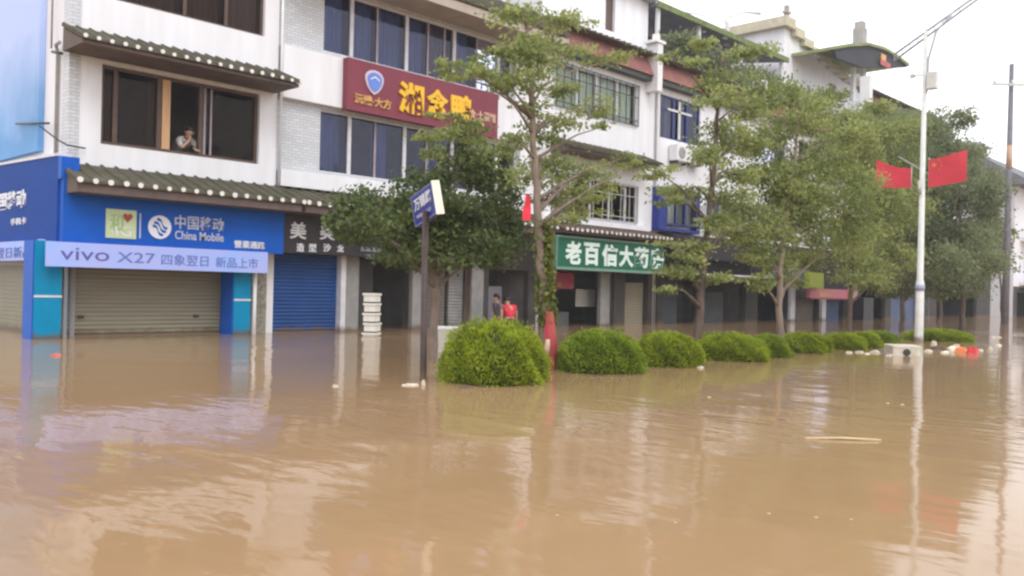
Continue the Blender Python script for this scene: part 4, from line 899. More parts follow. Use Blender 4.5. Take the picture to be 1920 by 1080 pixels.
leaves_mesh('foliage', C, rng.normal(size=(n, 3)), rng.uniform(0.16, 0.30, n), rng.uniform(0.09, 0.15, n), rng.random(n) * 0.7, [lf_far], rootp, tuple(rootp.location))

# ------------------------------------------------------------------ clipped bushes in the flooded median
def bush_mesh(seed, n, lm, leaf):
    g = np.random.default_rng(seed)
    th = g.random(n) * 2 * PI; u = g.random(n) ** 0.8
    z = u; rr = np.clip(1 - z ** 2.9, 0, 1) ** 0.5
    lump = 1 + 0.07 * np.sin(3 * th + seed) * np.sin(5 * z + seed) + 0.045 * np.sin(7 * th + 2 * seed + 3 * z) + 0.04 * np.sin(11 * th + 9 * z) + 0.03 * np.sin(5 * th * rr + 13 * z + seed)
    sh = lump * (1 - 0.15 * g.random(n) ** 1.5) * (1 + 0.10 * (g.random(n) < 0.07) * g.random(n))
    C = np.stack([rr * np.cos(th) * sh, rr * np.sin(th) * sh, z * sh * 1.0], 1)
    Nn = np.stack([np.cos(th) * rr, np.sin(th) * rr, z * 0.8 + 0.35], 1) + g.normal(size=(n, 3)) * 0.55
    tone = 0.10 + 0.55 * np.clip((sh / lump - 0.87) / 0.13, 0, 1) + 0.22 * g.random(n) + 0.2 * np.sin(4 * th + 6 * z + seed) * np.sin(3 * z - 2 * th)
    # dark twiggy core
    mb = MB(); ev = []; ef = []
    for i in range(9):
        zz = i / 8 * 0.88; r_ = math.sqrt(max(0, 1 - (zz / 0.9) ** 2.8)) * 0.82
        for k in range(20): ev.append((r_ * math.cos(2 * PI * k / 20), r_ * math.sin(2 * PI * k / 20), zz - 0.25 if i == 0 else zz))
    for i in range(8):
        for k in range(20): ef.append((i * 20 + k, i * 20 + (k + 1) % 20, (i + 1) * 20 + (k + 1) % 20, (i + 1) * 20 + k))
    global rng
    keep = rng; rng = g
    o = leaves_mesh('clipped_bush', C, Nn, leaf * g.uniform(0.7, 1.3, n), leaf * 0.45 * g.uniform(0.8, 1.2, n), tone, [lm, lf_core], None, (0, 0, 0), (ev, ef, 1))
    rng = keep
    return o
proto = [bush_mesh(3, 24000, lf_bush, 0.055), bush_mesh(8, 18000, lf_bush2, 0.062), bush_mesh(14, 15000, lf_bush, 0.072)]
BL = ['nearest large clipped round bush beside the leaning street sign post', 'darker green clipped bush second from the near end, right of the red wrapped trunk',
      'yellow green clipped bush touching the second bush on its right', 'long low clipped bush right of the leaning street tree, fourth in the row',
      'small clipped bush tucked behind the fourth bush', 'clipped bush sixth in the row, below the pink sign', 'clipped bush seventh in the row, left of the white foam box',
      'small low clipped bush just before the street lamp', 'flat low hedge bush right of the street lamp foot', 'small bush between the seventh bush and the lamp post']
BP = [(816, 1030, 600, 725, 0, 1.0), (1049, 1222, 615, 703, 1, 1.0), (1192, 1332, 620, 690, 2, 1.0), (1310, 1453, 622, 679, 0, 1.1), (1408, 1497, 624, 672, 1, 1.0), (1468, 1576, 621, 663, 2, 1.0), (1550, 1642, 622, 657, 0, 1.0), (1625, 1700, 618, 651, 1, 1.0), (1732, 1830, 614, 641, 2, 1.3), (1600, 1668, 620, 653, 2, 1.0)]
used = set()
for lab, (xa, xb, yt, yb_, pi_, dk) in zip(BL, BP):
    if pi_ in used:
        o = proto[pi_].copy(); COL.objects.link(o)
    else: o = proto[pi_]; used.add(pi_)
    c = on_w((xa + xb) / 2, yb_)
    dpt = (c - Vector((0, 0, CAMH))).dot(fw)
    rx = (xb - xa) / 2 * dpt / FPX
    for it in range(3):
        dp2 = dpt + rx * 0.9; rx = (xb - xa) / 2 * dp2 / FPX
    fd = Vector((fw.x, fw.y, 0)).normalized()
    c = on_w((xa + xb) / 2, yb_) + fd * rx * 0.93
    h = on_y((xa + xb) / 2, yt, c.y)
    kz = CAMH + (h.z - CAMH)
    o.location = (c.x, c.y, -0.02); o.scale = (rx * 0.95, rx * dk * 0.95, kz * 0.97); o.rotation_euler = (0, 0, random.uniform(0, 6.28) if dk == 1 else YAW * 0 + 0.1)
    tag(o, lab, 'bush', 'clipped bushes along the flooded median')

# ------------------------------------------------------------------ street name sign on a leaning post
pb = on_w(793, 715)
s = thing('street_name_sign', (pb.x, pb.y, 0), 'blue street name sign with a cream edge, tilted on a dark leaning post', 'street sign')
tp = on_y(803, 395, pb.y)
MB().tube([(pb.x - 0.02, pb.y, -0.6), (pb.x, pb.y, 0), (tp.x, tp.y + 0.05, tp.z)], 0.040, 12).build('post', poledark, s)
near = on_y(813.5, 340, 8.0); 
ang = math.radians(70.5)
dv = Vector((math.cos(ang), math.sin(ang), 0)); til = math.radians(10.4)
Lp, Hp, Tp = 0.72, 0.39, 0.085
ax = (dv * math.cos(til) - Vector((0, 0, 1)) * math.sin(til)).normalized()          # along the plate, away from the camera and down
az = (Vector((0, 0, 1)) * math.cos(til) + dv * math.sin(til)).normalized()
ay = az.cross(ax).normalized()
az = (az * math.cos(math.radians(7.1)) + ay * math.sin(math.radians(7.1))).normalized(); ay = az.cross(ax).normalized()
ntop = on_y(809, 341, 8.0)
org = ntop - az * Hp                                                               # near lower corner of the lettered face
side_n = ay if ay.dot(-ntop) > 0 else -ay
M_ = Matrix((ax, side_n, az)).transposed().to_4x4()
def plate(u, v, w_): return org + ax * (Lp * u) + az * (Hp * v) + side_n * w_
M_.translation = plate(0.5, 0.5, -Tp / 2)
MB().obox(M_, Lp / 2, Tp / 2, Hp / 2).build('sign_plate', signblue, s)
M2 = M_.copy(); M2.translation = plate(0, 0.5, -Tp / 2) - ax * 0.012; MB().obox(M2, 0.010, Tp / 2 + 0.008, Hp / 2 + 0.012).build('edge_cap', cream, s)
mb = MB()
for (u0, u1, v0, v1) in ((0.0, 1, 0.96, 1.0), (0.0, 1, 0.0, 0.04), (0.97, 1, 0.041, 0.959)):
    mb.face([plate(u0, v0, 0.003), plate(u1, v0, 0.003), plate(u1, v1, 0.003), plate(u0, v1, 0.003)])
mb.build('face_border', mat('grey_blue_border', (0.20, 0.22, 0.42), 0.5, 0.05, 3), s)
text(s, '万锦路', 0, 0, 0, 0, 0, letter, bold=0.02, M=lambda u, v, w_: plate(0.90 - 0.82 * u, 0.46 + 0.40 * v, 0.002 + 0.004 * w_))
text(s, 'WANJIN LU', 0, 0, 0, 0, 0, greyletter, bold=0.015, M=lambda u, v, w_: plate(0.86 - 0.66 * u, 0.16 + 0.16 * v, 0.002 + 0.004 * w_))

# ------------------------------------------------------------------ street lamp and flags
lx, ly = 24.35, 8.35
s = thing('street_lamp', (lx, ly, 0), 'tall white street lamp with a slanting double arm and a small box near the top', 'street lamp')
tpz = on_x(1730, 55, lx).z
MB().tube([(lx, ly, -0.6), (lx, ly, 0.0), (lx, ly, 1.6), (lx, ly, 1.62), (lx, ly, tpz)], [0.115, 0.115, 0.105, 0.085, 0.05], 14).build('pole', polew, s)
MB().tube([(lx, ly, 1.35), (lx, ly, 1.5)], 0.125, 14).build('pole_band', mat('blue_grey_band', (0.30, 0.33, 0.50), 0.5, 0.05, 3), s)
a = on_x(1677, 102, lx); c = on_x(1815, 3, lx); e = on_x(1880, -35, lx)
arm = MB()
for dz in (0.0, 0.17): arm.tube([(lx, a.y, a.z - dz), (lx, c.y, c.z - dz * 0.7), (lx, e.y, e.z)], 0.030, 6)
for i in range(9):
    t = i / 9; y = a.y + (c.y - a.y) * t; z = a.z + (c.z - a.z) * t; arm.tube([(lx, y, z), (lx, y, z - 0.17 + 0.05 * t)], 0.012, 5)
br = [on_x(1737, 175, lx), on_x(1741, 110, lx), on_x(1755, 60, lx), on_x(1790, 20, lx)]
arm.tube([tuple(v) for v in br], 0.03, 6)
arm.build('lamp_arm', mat('pale_steel', (0.42, 0.43, 0.50), 0.4, 0.1, 4), s)
MB().obox(Matrix.Translation(e), 0.09, 0.32, 0.05).build('lamp_head', galv, s)
q = on_x(1743, 152, lx); MB().box(lx - 0.1, lx + 0.1, ly - 0.32, ly - 0.08, q.z - 0.22, q.z + 0.22).build('control_box', polew, s)
q = on_x(1712, 143, lx); MB().tube([(lx, ly, q.z), (lx, q.y, q.z)], 0.02, 6).box(lx - 0.05, lx + 0.05, q.y - 0.03, q.y + 0.07, q.z - 0.04, q.z + 0.06).build('camera_bracket', galv, s)
MB().tube([(lx - 0.11, ly + 0.03, 3.9), (lx - 0.11, ly + 0.03, 4.25)], 0.05, 8).tube([(lx, ly + .62, 4.95), (lx, ly - .2, 4.4), (lx, ly - .05, 4.2)], 0.014, 6).build('flag_holder', galv, s)

def flag(label, y0, y1, zt0, zt1, zb0, zb1, droop, stars):
    s = thing('red_flag', (lx, y0, zb0), label, 'flag', 'red flags on the street lamp')
    n, m_ = 26, 12; mb = MB(); G = []
    for i in range(n + 1):
        u = i / n; row = []
        for j in range(m_ + 1):
            v = j / m_
            y = y0 + (y1 - y0) * u; zt_ = zt0 + (zt1 - zt0) * u; zb_ = zb0 + (zb1 - zb0) * u
            z = zb_ + (zt_ - zb_) * v - droop * math.sin(u * PI) * v * 0.2
            x = lx - 0.05 + 0.03 * math.sin(u * 4.6 + v * 1.6) * u
            row.append((x, y, z))
        G.append(row)
    for i in range(n):
        for j in range(m_):
            mb.face([G[i][j], G[i + 1][j], G[i + 1][j + 1], G[i][j + 1]], 0, True)
    c_ = mb.build('flag_cloth', redflag, s)
    bm = bmesh.new(); bm.from_mesh(c_.data); bmesh.ops.remove_doubles(bm, verts=bm.verts, dist=1e-4); bmesh.ops.recalc_face_normals(bm, faces=bm.faces); bm.to_mesh(c_.data); bm.free()
    MB().tube([(lx - 0.02, y0, min(zb0, zt0) - 0.1), (lx - 0.02, y0, zt0 + 0.06)], 0.013, 6).build('flag_staff', galv, s)
    sg = 1 if y1 > y0 else -1
    mb = MB()
    for (u, v, r_) in [(0.15, 0.76, 0.085), (0.28, 0.90, 0.028), (0.34, 0.80, 0.028), (0.34, 0.68, 0.028), (0.28, 0.58, 0.028)]:
        y = y0 + (y1 - y0) * u; zt_ = zt0 + (zt1 - zt0) * u; zb_ = zb0 + (zb1 - zb0) * u; z = zb_ + (zt_ - zb_) * v
        mb.face([(lx - 0.072 + 0.03 * math.sin(u * 4.6 + v * 1.6) * u, y + r_ * (1 if k % 2 == 0 else 0.4) * math.sin(2 * PI * k / 10), z + r_ * (1 if k % 2 == 0 else 0.4) * math.cos(2 * PI * k / 10)) for k in range(10)])
    mb.build('flag_stars', yellow, s) if stars else None
def yz(px, py): v = on_x(px, py, lx); return v.y, v.z
A, B_, C_, D_ = yz(1710, 316), yz(1645, 300), yz(1710, 352), yz(1645, 353)
flag('smaller red flag on the left side of the street lamp', A[0], B_[0], A[1], B_[1], C_[1], D_[1], 0.3, 0)
A, B_, C_, D_ = yz(1743, 300), yz(1815, 281), yz(1743, 352), yz(1815, 340)
flag('larger red flag on the right side of the street lamp', A[0], B_[0], A[1], B_[1], C_[1], D_[1], 0.1, 1)

# ------------------------------------------------------------------ utility pole and wires at the far right
s = thing('utility_pole', (46.4, 12, 0), 'tall dark utility pole with a crossarm at the right edge of the street', 'utility pole')
tz = on_y(1897, 120, 12)
MB().tube([(46.4, 12, -0.6), (46.45, 12, 4), (tz.x, 12, tz.z)], [0.17, 0.15, 0.10], 12).build('pole', mat('dark_concrete', (0.17, 0.16, 0.19), 0.8, 0.15, 4), s)
a, c = on_y(1860, 161, 12), on_y(1935, 158, 12)
pc = on_y(1894.5, 160, 12); hd = Vector((rt.x, rt.y, 0)).normalized()
MX = Matrix((hd, Vector((0, 0, 1)).cross(hd), Vector((0, 0, 1)))).transposed().to_4x4(); MX.translation = pc - MX.col[1].xyz * 0.17
MB().obox(MX, 0.95, 0.035, 0.06).build('crossarm', galv, s)
for t in (0.03, 0.5, 0.97):
    q = MX.translation + hd * (t - 0.5) * 1.8
    MB().tube([(q.x, q.y, q.z + 0.062), (q.x, q.y, q.z + 0.2)], [0.06, 0.04], 8).build('insulator', polew, s)
k_ = (7.4 - 4) / (tz.z - 4); k2 = (8.5 - 4) / (tz.z - 4)
MB().tube([(46.45 + (tz.x - 46.45) * k_, 12, 7.4), (46.45 + (tz.x - 46.45) * k2, 12, 8.5)], [0.15 - 0.05 * k_ + .006, 0.15 - 0.05 * k2 + .006], 12).build('warning_band', mat('orange_band', (0.50, 0.32, 0.22), 0.6, 0.1, 3), s)

# ------------------------------------------------------------------ stack of white foam boxes and floating things
fb = on_w(697, 630)
px_m = FPX / (fb - Vector((0, 0, CAMH))).dot(fw)
hgt = (630 - 548) / px_m
words_ = ['lowest', 'second lowest', 'middle', 'second highest']
bw = 0.185; n = 5; z = -0.12; hh = (hgt + 0.12) / n
for i in range(n):
    q = 'topmost' if i == n - 1 else words_[i]
    o = thing('foam_box', (fb.x + random.uniform(-.015, .015), fb.y, z), f'{q} white foam box in the stack standing in front of the dark doorway', 'box', 'stacked white foam boxes')
    rz = 0.62 + random.uniform(-0.06, 0.06); M_ = Matrix.Translation((o.location.x, o.location.y, z + hh * 0.36)) @ Matrix.Rotation(rz, 4, 'Z')
    MB().obox(M_, bw * 0.93, bw * 0.75, hh * 0.32).build('box_body', mat('shadow_grey_foam', (0.30, 0.29, 0.27), 0.9, 0.1, 5) if False else foam, o)
    M_ = Matrix.Translation((o.location.x, o.location.y, z + hh * 0.79)) @ Matrix.Rotation(rz, 4, 'Z')
    MB().obox(M_, bw * 1.05, bw * 0.87, hh * 0.105).build('lid', foam, o)
    if i < n - 1:
        M_ = Matrix.Translation((o.location.x, o.location.y, z + hh * 0.955)) @ Matrix.Rotation(rz, 4, 'Z'); MB().obox(M_, bw * 0.8, bw * 0.7, hh * 0.05).build('gap_shade', darkbar, o)  # dark slab standing in for the shade in the gap between boxes
    z += hh

def foam_block(name, label, c, sx, sy, sz, rz, m_=foam, cat='box', hole=False):
    o = thing(name, (c.x, c.y, 0), label, cat)
    M_ = Matrix.Translation((c.x, c.y, sz - 0.05)) @ Matrix.Rotation(rz, 4, 'Z') @ Matrix.Rotation(0.04, 4, 'X')
    bo = MB().obox(M_, sx, sy, sz).build('box_body', m_, o)
    M2 = M_ @ Matrix.Translation((0, 0, sz + 0.022)); MB().obox(M2, sx * 1.05, sy * 1.05, 0.02).build('lid', m_, o)
    if hole:
        M3 = M_ @ Matrix.Translation((0.0, -sy - 0.004, 0.02)) @ Matrix.Rotation(PI / 2, 4, 'X')
        mb = MB(); mb.face([tuple(M3 @ Vector((0.08 * math.cos(a), 0.07 * math.sin(a), 0))) for a in np.linspace(0, 2 * PI, 16, endpoint=False)]); mb.build('handle_hole', darkbar, bo)
    return o
VX = YAW - PI / 2
foam_block('floating_foam_box', 'white foam box with a dark handle hole floating against the street lamp foot', on_w(1704, 668) + Vector((.2, .2, 0)), 0.27, 0.20, 0.105, VX, m_=mat('muddy_foam', (0.66, 0.63, 0.57), 0.9, 0.1, 5, 0.3, 60, col2=(0.47, 0.42, 0.34)), hole=True)
foam_block('floating_foam_box', 'white foam lid box floating behind the nearest bush', on_y(848, 632, 11.6) * 1.0, 0.36, 0.25, 0.22, VX + 0.2)

dirtyfoam = mat('muddy_white_plastic', (0.60, 0.55, 0.47), 0.7, 0.2, 12, col2=(0.40, 0.34, 0.26))
def scrap(name, label, px, py, w_, h_, m_, cat='debris', long=1.0, lift=0.02, group='floating rubbish', rot=None):
    c = on_w(px, py); mb = MB(); n = 10; k = FPX / (c - Vector((0, 0, CAMH))).dot(fw)
    hw, hh_ = w_ / 2 / k, h_ / k
    r_ = VX if rot is None else rot
    g = random.Random(px * 7 + py)
    top = [];
    ring0, ring1, ring2 = [], [], []
    for i in range(n):
        a = 2 * PI * i / n; q = g.uniform(0.55, 1.15)
        x, y = hw * math.cos(a) * q, hw * 0.6 * math.sin(a) * q
        X_, Y_ = x * math.cos(r_) - y * math.sin(r_), x * math.sin(r_) + y * math.cos(r_)
        ring0.append((c.x + X_, c.y + Y_, -0.03)); ring1.append((c.x + X_ * g.uniform(0.7, 1.05), c.y + Y_ * g.uniform(0.7, 1.05), hh_ * g.uniform(0.15, 0.6))); ring2.append((c.x + X_ * g.uniform(0.2, 0.6), c.y + Y_ * 0.5, hh_ * g.uniform(0.35, 0.85)))
    for i in range(n):
        j = (i + 1) % n
        mb.face([ring0[i], ring0[j], ring1[j], ring1[i]], 0); mb.face([ring1[i], ring1[j], ring2[j], ring2[i]], 0)
    mb.face(ring2, 0)
    o = mb.build(name, m_, loc=(c.x, c.y, 0)); tag(o, label, cat, group); return o
scrap('plastic_bag', 'scrap of white plastic floating just left of the sign post foot', 766, 723, 38, 6, dirtyfoam)
scrap('plastic_cup', 'upright white scrap against the foot of the sign post', 794, 722, 9, 14, dirtyfoam)
scrap('plastic_scrap', 'small pale scrap floating alone in front of the foam box stack', 629, 725, 14, 5, dirtyfoam)
scrap('red_plastic', 'small red plastic piece floating before the left turquoise post', 107, 667, 24, 6, mat('faded_red_plastic', (0.55, 0.12, 0.10), 0.5, 0.1, 6))
scrap('dark_driftwood', 'dark driftwood at the waterline under the nearest bush', 872, 728, 30, 6, bark)
scrap('plastic_scrap', 'pale scrap left of the foam box, beside the seventh bush', 1612, 661, 18, 5, dirtyfoam)
scrap('plastic_scrap', 'pale scrap close beside the lamp post foam box on its left', 1640, 661, 20, 6, dirtyfoam)
scrap('grey_sack', 'grey sack floating left of the foam box by the lamp', 1658, 660, 26, 9, mat('grey_sack', (0.16, 0.14, 0.12), 0.8, 0.2, 8))
scrap('plastic_bag', 'white plastic bag heaped right of the street lamp', 1751, 648, 16, 13, dirtyfoam)
scrap('dark_driftwood', 'dark branch debris right of the street lamp', 1762, 655, 34, 9, bark)
scrap('plastic_scrap', 'cream scrap between the dark branch and the orange plastic', 1785, 655, 22, 8, cream)
scrap('orange_plastic', 'orange plastic container in the rubbish right of the lamp', 1803, 659, 28, 12, orange)
scrap('red_plastic', 'bright red plastic bag at the right end of the rubbish', 1822, 662, 26, 15, mat('bright_red_plastic', (0.60, 0.04, 0.05), 0.4, 0.1, 6))
scrap('plastic_scrap', 'pale scrap floating right of the red plastic bag', 1857, 655, 13, 7, dirtyfoam)
scrap('foam_slab', 'flat pale foam slab far out near the right edge', 1867, 633, 22, 4, dirtyfoam)
scrap('plastic_scrap', 'tiny dark scrap drifting mid water right of centre', 1466, 788, 14, 3, bark)
scrap('plastic_bag', 'white plastic bag caught at the base of the leaning tree', 1314, 690, 13, 5, dirtyfoam)
for i, (px, py, w_, h_, lab) in enumerate(((1592, 662, 16, 4, 'thin pale scrap at the left end of the rubbish strip'), (1626, 664, 12, 3, 'narrow cream scrap between two white scraps left of the foam box'), (1668, 667, 16, 4, 'broken pale sliver touching the left end of the lamp post foam box'),
        (1740, 659, 18, 5, 'muddy white scrap just right of the lamp foot'), (1772, 661, 20, 4, 'flat pale scrap under the dark branch debris'), (1792, 650, 18, 6, 'cream scrap behind the orange plastic container'), (1838, 658, 18, 5, 'pale strip right beside the bright red bag'), (1872, 648, 14, 4, 'little pale scrap at the far right end of the rubbish strip'))):
    scrap('plastic_scrap', lab, px, py, w_, h_, cream if i % 3 == 1 else dirtyfoam)
for (px, py) in ((1045, 966), (1266, 980), (1530, 970), (1596, 974), (1442, 963), (1692, 759), (1665, 756), (1330, 745)):
    scrap('foam_fleck', 'small pale foam fleck drifting on the open water', px, py, 9, 1.6, mat('dirty_foam', (0.55, 0.42, 0.28), 0.9, 0.1, 9), group='foam flecks on the water')
a, c = on_w(1510, 823), on_w(1652, 827)
tag(MB().tube([(a.x, a.y, 0.004), ((a.x + c.x) / 2 + 0.01, (a.y + c.y) / 2, 0.014), (c.x, c.y, 0.006)], 0.011, 7).build('floating_stick', wood, loc=(a.x, a.y, 0)), 'long pale stick floating flat on the open water', 'stick')

# red cloth round the trunk and hanging in the tree
o = thing('trunk_wrap', (9.75, 8.5, 0), 'torn red cloth wrapped around the foot of the vine covered trunk', 'cloth')
mb = MB(); n = 16; rows = 10; G = []
for i in range(rows + 1):
    t = i / rows; c = on_y(1036 - 7 * t, 692 - 108 * t, 8.42)
    rr = 0.055 + 0.045 * math.sin(min(1, t * 1.25) * 2.2) - 0.03 * t * t
    G.append([(c.x + rr * (1 + 0.12 * math.sin(3 * k + i)) * math.cos(2 * PI * k / n), c.y + rr * math.sin(2 * PI * k / n), max(c.z, -0.02)) for k in range(n)])
for i in range(rows):
    for k in range(n): mb.face([G[i][k], G[i][(k + 1) % n], G[i + 1][(k + 1) % n], G[i + 1][k]], 0, True)
mb.build('cloth', mat('faded_red_cloth', (0.40, 0.045, 0.075), 0.8, 0.25, 6, col2=(0.34, 0.10, 0.055)), o)
c = on_y(1026, 652, 8.30); MB().tube([(c.x, c.y, c.z - 0.13), (c.x, c.y, c.z), (c.x + 0.01, c.y, c.z + 0.12)], [0.03, 0.045, 0.03], 8).build('pale_patch', mat('peach_cloth', (0.55, 0.38, 0.30), 0.8, 0.15, 8), o)
c = on_y(989, 388, 8.3)
o = thing('red_pennant', (c.x, c.y, c.z), 'small red cloth pennant hanging in the slender tree', 'cloth')
mb = MB(); n = 8
for i in range(n):
    t0, t1 = i / n, (i + 1) / n
    f_ = lambda t, s_: (c.x + s_ * (0.075 - 0.02 * t) + 0.02 * math.sin(t * 5), c.y + 0.03 * math.sin(4 * t + s_), c.z + 0.17 - 0.36 * t)
    mb.face([f_(t0, -1), f_(t0, 1), f_(t1, 1), f_(t1, -1)], 0, True)
mb.build('pennant_cloth', red, o); MB().tube([(c.x - 0.09, c.y, c.z + 0.17), (c.x + 0.09, c.y, c.z + 0.18)], 0.008, 5).build('stick', bark, o)

# ------------------------------------------------------------------ people
def skin_mesh(name, J, E, Rd, m_, root_i, parent=None, loc=(0, 0, 0), sub=1):
    """one continuous surface grown round a joint skeleton"""
    off = Vector(loc)
    q = parent; o0 = Vector((0, 0, 0))
    while q is not None: o0 = o0 + q.location; q = q.parent
    me = bpy.data.meshes.new('sk'); me.from_pydata([tuple(Vector(j) - off - o0) for j in J], E, []); me.update()
    o = bpy.data.objects.new('sk', me); COL.objects.link(o)
    md = o.modifiers.new('s', 'SKIN'); md.use_smooth_shade = True
    for i, v in enumerate(me.skin_vertices[0].data):
        v.radius = Rd[i] if hasattr(Rd[i], '__len__') else (Rd[i], Rd[i]); v.use_root = (i == root_i)
    sd_ = o.modifiers.new('d', 'SUBSURF'); sd_.levels = sub; sd_.render_levels = sub
    bpy.context.view_layer.update()
    dg = bpy.context.evaluated_depsgraph_get()
    m2 = bpy.data.meshes.new_from_object(o.evaluated_get(dg)); bpy.data.objects.remove(o)
    m2.materials.clear(); m2.materials.append(m_); m2.name = name
    for p_ in m2.polygons: p_.use_smooth = True; p_.material_index = 0
    r = bpy.data.objects.new(name, m2); COL.objects.link(r); r.parent = parent; r.location = loc
    return r

def person(label, at, face, joints, top_m, low_m, hair=True, sleeves=0.55):
    """joints in a local frame (x = person's left, y = forward, z = up) rotated by face and moved to at"""
    R_ = Matrix.Rotation(face, 3, 'Z'); at = Vector(at)
    W_ = lambda p: at + R_ @ Vector(p)
    J = {k: W_(v) for k, v in joints.items()}
    names = ['pelvis', 'waist', 'chest', 'neck', 'head0', 'head1', 'head2', 'shL', 'elL', 'wrL', 'paL', 'shR', 'elR', 'wrR', 'paR', 'hipL', 'knL', 'anL', 'toL', 'hipR', 'knR', 'anR', 'toR']
    r_ = dict(pelvis=(.13, .10), waist=(.12, .09), chest=(.14, .10), neck=.05, head0=.062, head1=.088, head2=.07, shL=.058, elL=.040, wrL=.027, paL=(.036, .02), shR=.058, elR=.040, wrR=.027, paR=(.036, .02), hipL=.085, knL=.055, anL=.038, toL=.035, hipR=.085, knR=.055, anR=.038, toR=.035)
    E_ = [('pelvis', 'waist'), ('waist', 'chest'), ('chest', 'neck'), ('neck', 'head0'), ('head0', 'head1'), ('head1', 'head2'), ('chest', 'shL'), ('shL', 'elL'), ('elL', 'wrL'), ('wrL', 'paL'), ('chest', 'shR'), ('shR', 'elR'), ('elR', 'wrR'), ('wrR', 'paR'), ('pelvis', 'hipL'), ('hipL', 'knL'), ('knL', 'anL'), ('anL', 'toL'), ('pelvis', 'hipR'), ('hipR', 'knR'), ('knR', 'anR'), ('anR', 'toR')]
    P_ = [J[n_] for n_ in names]; Rd = [r_[n_] for n_ in names]; E2 = [(names.index(a), names.index(c)) for a, c in E_]
    for s_ in 'LR':                                                        # fingers and thumb
        pa_, wr_ = J['pa' + s_], J['wr' + s_]; d = (pa_ - wr_).normalized(); sd_ = d.orthogonal().normalized(); bend = d.cross(sd_)
        for k, ln in enumerate((0.062, 0.075, 0.070, 0.052)):
            o_ = sd_ * (k - 1.5) * 0.019
            b_ = len(P_); P_ += [pa_ + o_ + d * 0.025, pa_ + o_ * 1.1 + d * (0.025 + ln * 0.55) + bend * 0.006, pa_ + o_ * 1.15 + d * (0.025 + ln) + bend * 0.022]; Rd += [.0095, .009, .0075]
            E2 += [(names.index('pa' + s_), b_), (b_, b_ + 1), (b_ + 1, b_ + 2)]
        b_ = len(P_); P_ += [pa_ - sd_ * 0.036 - d * 0.012, pa_ - sd_ * 0.056 + d * 0.022 + bend * 0.01]; Rd += [.012, .009]; E2 += [(names.index('pa' + s_), b_), (b_, b_ + 1)]
    o = skin_mesh('person', P_, E2, Rd, skin, 0, None, tuple(at)); tag(o, label, 'person')
    # head details: hair cap, nose, ears, eyes, mouth
    h1, h2 = J['head1'], J['head2']; upv = (h2 - J['head0']).normalized(); fwd = R_ @ Vector(joints['look']); fwd = (fwd - upv * fwd.dot(upv)).normalized(); lef = upv.cross(fwd)
    hm = MB(); hc = h1 + upv * 0.035; nn, mm = 14, 8
    G = []
    for i in range(mm + 1):
        a = i / mm * 1.95
        G.append([hc + upv * math.cos(a) * 0.118 + (fwd * math.cos(2 * PI * k / nn) * (0.112 if math.cos(2 * PI * k / nn) < 0.3 else 0.100) + lef * math.sin(2 * PI * k / nn) * 0.102) * math.sin(a) - fwd * 0.012 for k in range(nn)])
    for i in range(mm):
        for k in range(nn):
            if i >= 5 and math.cos(2 * PI * (k + .5) / nn) > 0.25: continue
            hm.face([G[i][k], G[i][(k + 1) % nn], G[i + 1][(k + 1) % nn], G[i + 1][k]], 0, True)
    hm.build('hair', hairm, o)
    fm = MB(); c_ = h1 + fwd * 0.086
    fm.tube([c_ + upv * 0.03, c_ - upv * 0.005 + fwd * 0.016, c_ - upv * 0.014], [.008, .014, .009], 6)
    for s_ in (-1, 1): fm.tube([h1 + lef * s_ * 0.086 + upv * 0.03, h1 + lef * s_ * 0.096, h1 + lef * s_ * 0.085 - upv * 0.03], [.010, .013, .008], 6)
    fm.build('nose_and_ears', skin, o)
    em = MB()
    for s_ in (-1, 1): em.tube([c_ + lef * s_ * 0.033 + upv * 0.028 - fwd * 0.012, c_ + lef * s_ * 0.033 + upv * 0.028 - fwd * 0.002], 0.009, 8)
    em.tube([c_ - upv * 0.042 + lef * 0.022 - fwd * 0.006, c_ - upv * 0.045 + fwd * 0.002, c_ - upv * 0.042 - lef * 0.022 - fwd * 0.006], .005, 5); em.build('eyes_and_mouth', hairm, o)
    # shirt and shorts grown over the same joints, a little thicker
    sj = ['waist0', 'waist', 'chest', 'collar', 'shL', 'slL', 'shR', 'slR']
    lo_ = J['pelvis'].lerp(J['waist'], 0.25)
    pts = [lo_, J['waist'], J['chest'], J['chest'].lerp(J['neck'], 0.75), J['shL'], J['shL'].lerp(J['elL'], sleeves), J['shR'], J['shR'].lerp(J['elR'], sleeves)]
    skin_mesh('shirt', pts, [(0, 1), (1, 2), (2, 3), (2, 4), (4, 5), (2, 6), (6, 7)], [(.155, .125), (.145, .115), (.16, .122), .066, .078, .064, .078, .064], top_m, 0, o)
    pts = [J['waist'].lerp(J['pelvis'], 0.6), J['pelvis'], J['hipL'], J['hipL'].lerp(J['knL'], 0.8), J['hipR'], J['hipR'].lerp(J['knR'], 0.8)]
    skin_mesh('shorts', pts, [(0, 1), (1, 2), (2, 3), (1, 4), (4, 5)], [(.14, .11), (.148, .118), .102, .085, .102, .085], low_m, 1, o)
    return o
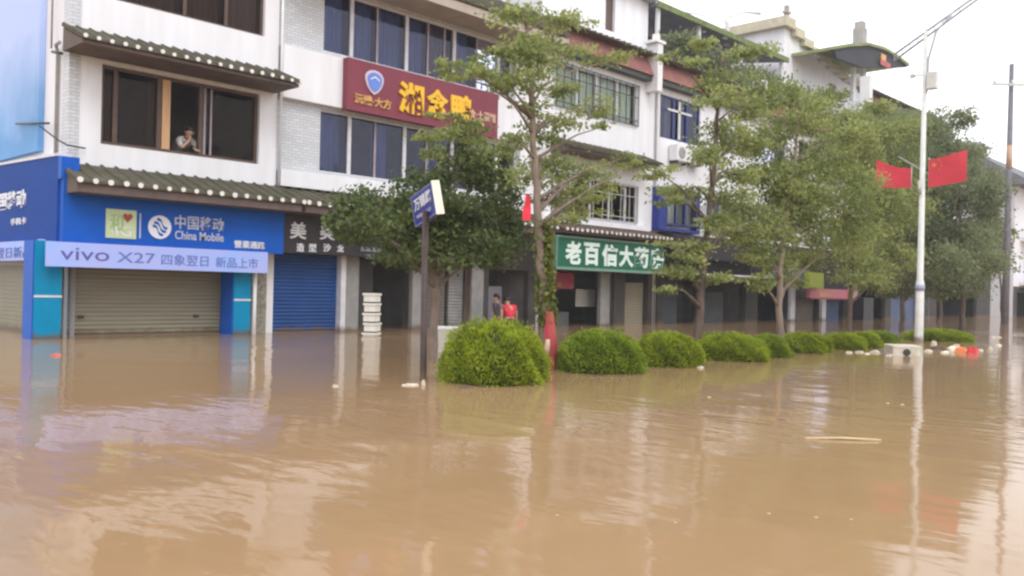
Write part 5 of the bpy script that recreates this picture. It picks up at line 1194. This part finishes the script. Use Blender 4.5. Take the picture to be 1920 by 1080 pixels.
def stand(lean=0.0, arm=0.0, look=(0, 1, 0)):
    L = lambda x, y, z: (x, y + lean * max(0, z - 0.9), z - abs(lean) * max(0, z - 0.9) * 0.35)
    return dict(pelvis=(0, 0, .92), waist=L(0, 0, 1.06), chest=L(0, 0.0, 1.26), neck=L(0, 0.01, 1.43), head0=L(0, .03, 1.48), head1=L(0, .03, 1.55), head2=L(0, .02, 1.60),
                shL=L(.19, 0, 1.37), elL=L(.25, .02 + arm, 1.10), wrL=L(.24, .14 + arm, .88), paL=L(.24, .18 + arm, .81), shR=L(-.19, 0, 1.37), elR=L(-.25, 0.02, 1.10), wrR=L(-.26, .10, .88), paR=L(-.26, .13, .81),
                hipL=(.10, 0, .86), knL=(.11, .05, .48), anL=(.11, 0.0, .09), toL=(.12, .15, .04), hipR=(-.10, 0, .86), knR=(-.11, .03, .48), anR=(-.11, -0.04, .09), toR=(-.12, .11, .04), look=look)
pz = -0.66
p = on_y(958, 590, 16.9)
person('person in a red shirt and dark shorts wading by the shopfront, back turned', (p.x, p.y, pz), math.radians(-25), stand(0.45, 0.1), red, darkshorts)
p = on_y(937, 590, 17.3)
person('dark haired person in a grey shirt beside the red shirted wader', (p.x, p.y, pz), math.radians(70), stand(0.15), greyshirt, darkshorts)
# person leaning on the window sill of the corner building
w0 = on_y(352, 292, 18.15)
J = dict(pelvis=(0, -.55, .55), waist=(0, -.46, .67), chest=(0, -.24, .80), neck=(0.01, -.08, .90), head0=(0.01, -.04, .93), head1=(.02, -.01, .99), head2=(.02, -.015, 1.05),
         shL=(.19, -.16, .84), elL=(.24, .04, .63), wrL=(.08, .06, .80), paL=(.05, .05, .87), shR=(-.19, -.18, .84), elR=(-.28, .02, .60), wrR=(-.10, .14, .61), paR=(-.03, .16, .61),
         hipL=(.10, -.58, .50), knL=(.11, -.55, .1), anL=(.11, -.62, -.28), toL=(.12, -.48, -.32), hipR=(-.10, -.58, .50), knR=(-.11, -.55, .1), anR=(-.11, -.64, -.28), toR=(-.12, -.5, -.32), look=(.4, 1, -0.3))
person('person in a pale shirt leaning on the sill of the open brown window', (w0.x + 0.06, w0.y + 0.02, 3.92 - 0.57), math.radians(190), J, paleshirt, darkshorts, sleeves=0.9)

# ------------------------------------------------------------------ damp air
hz = MB().box(-15, 130, -15, 48, -1.2, 24).build('haze', [])
tag(hz, None, None, kind='stuff')
HM = bpy.data.materials.new('damp_air'); HM.use_nodes = True; t = HM.node_tree; t.nodes.clear()
o_ = t.nodes.new('ShaderNodeOutputMaterial'); v_ = t.nodes.new('ShaderNodeVolumePrincipled')
v_.inputs['Color'].default_value = (0.95, 0.96, 1.0, 1); v_.inputs['Density'].default_value = 0.0011
t.links.new(v_.outputs[0], o_.inputs['Volume']); hz.data.materials.append(HM)
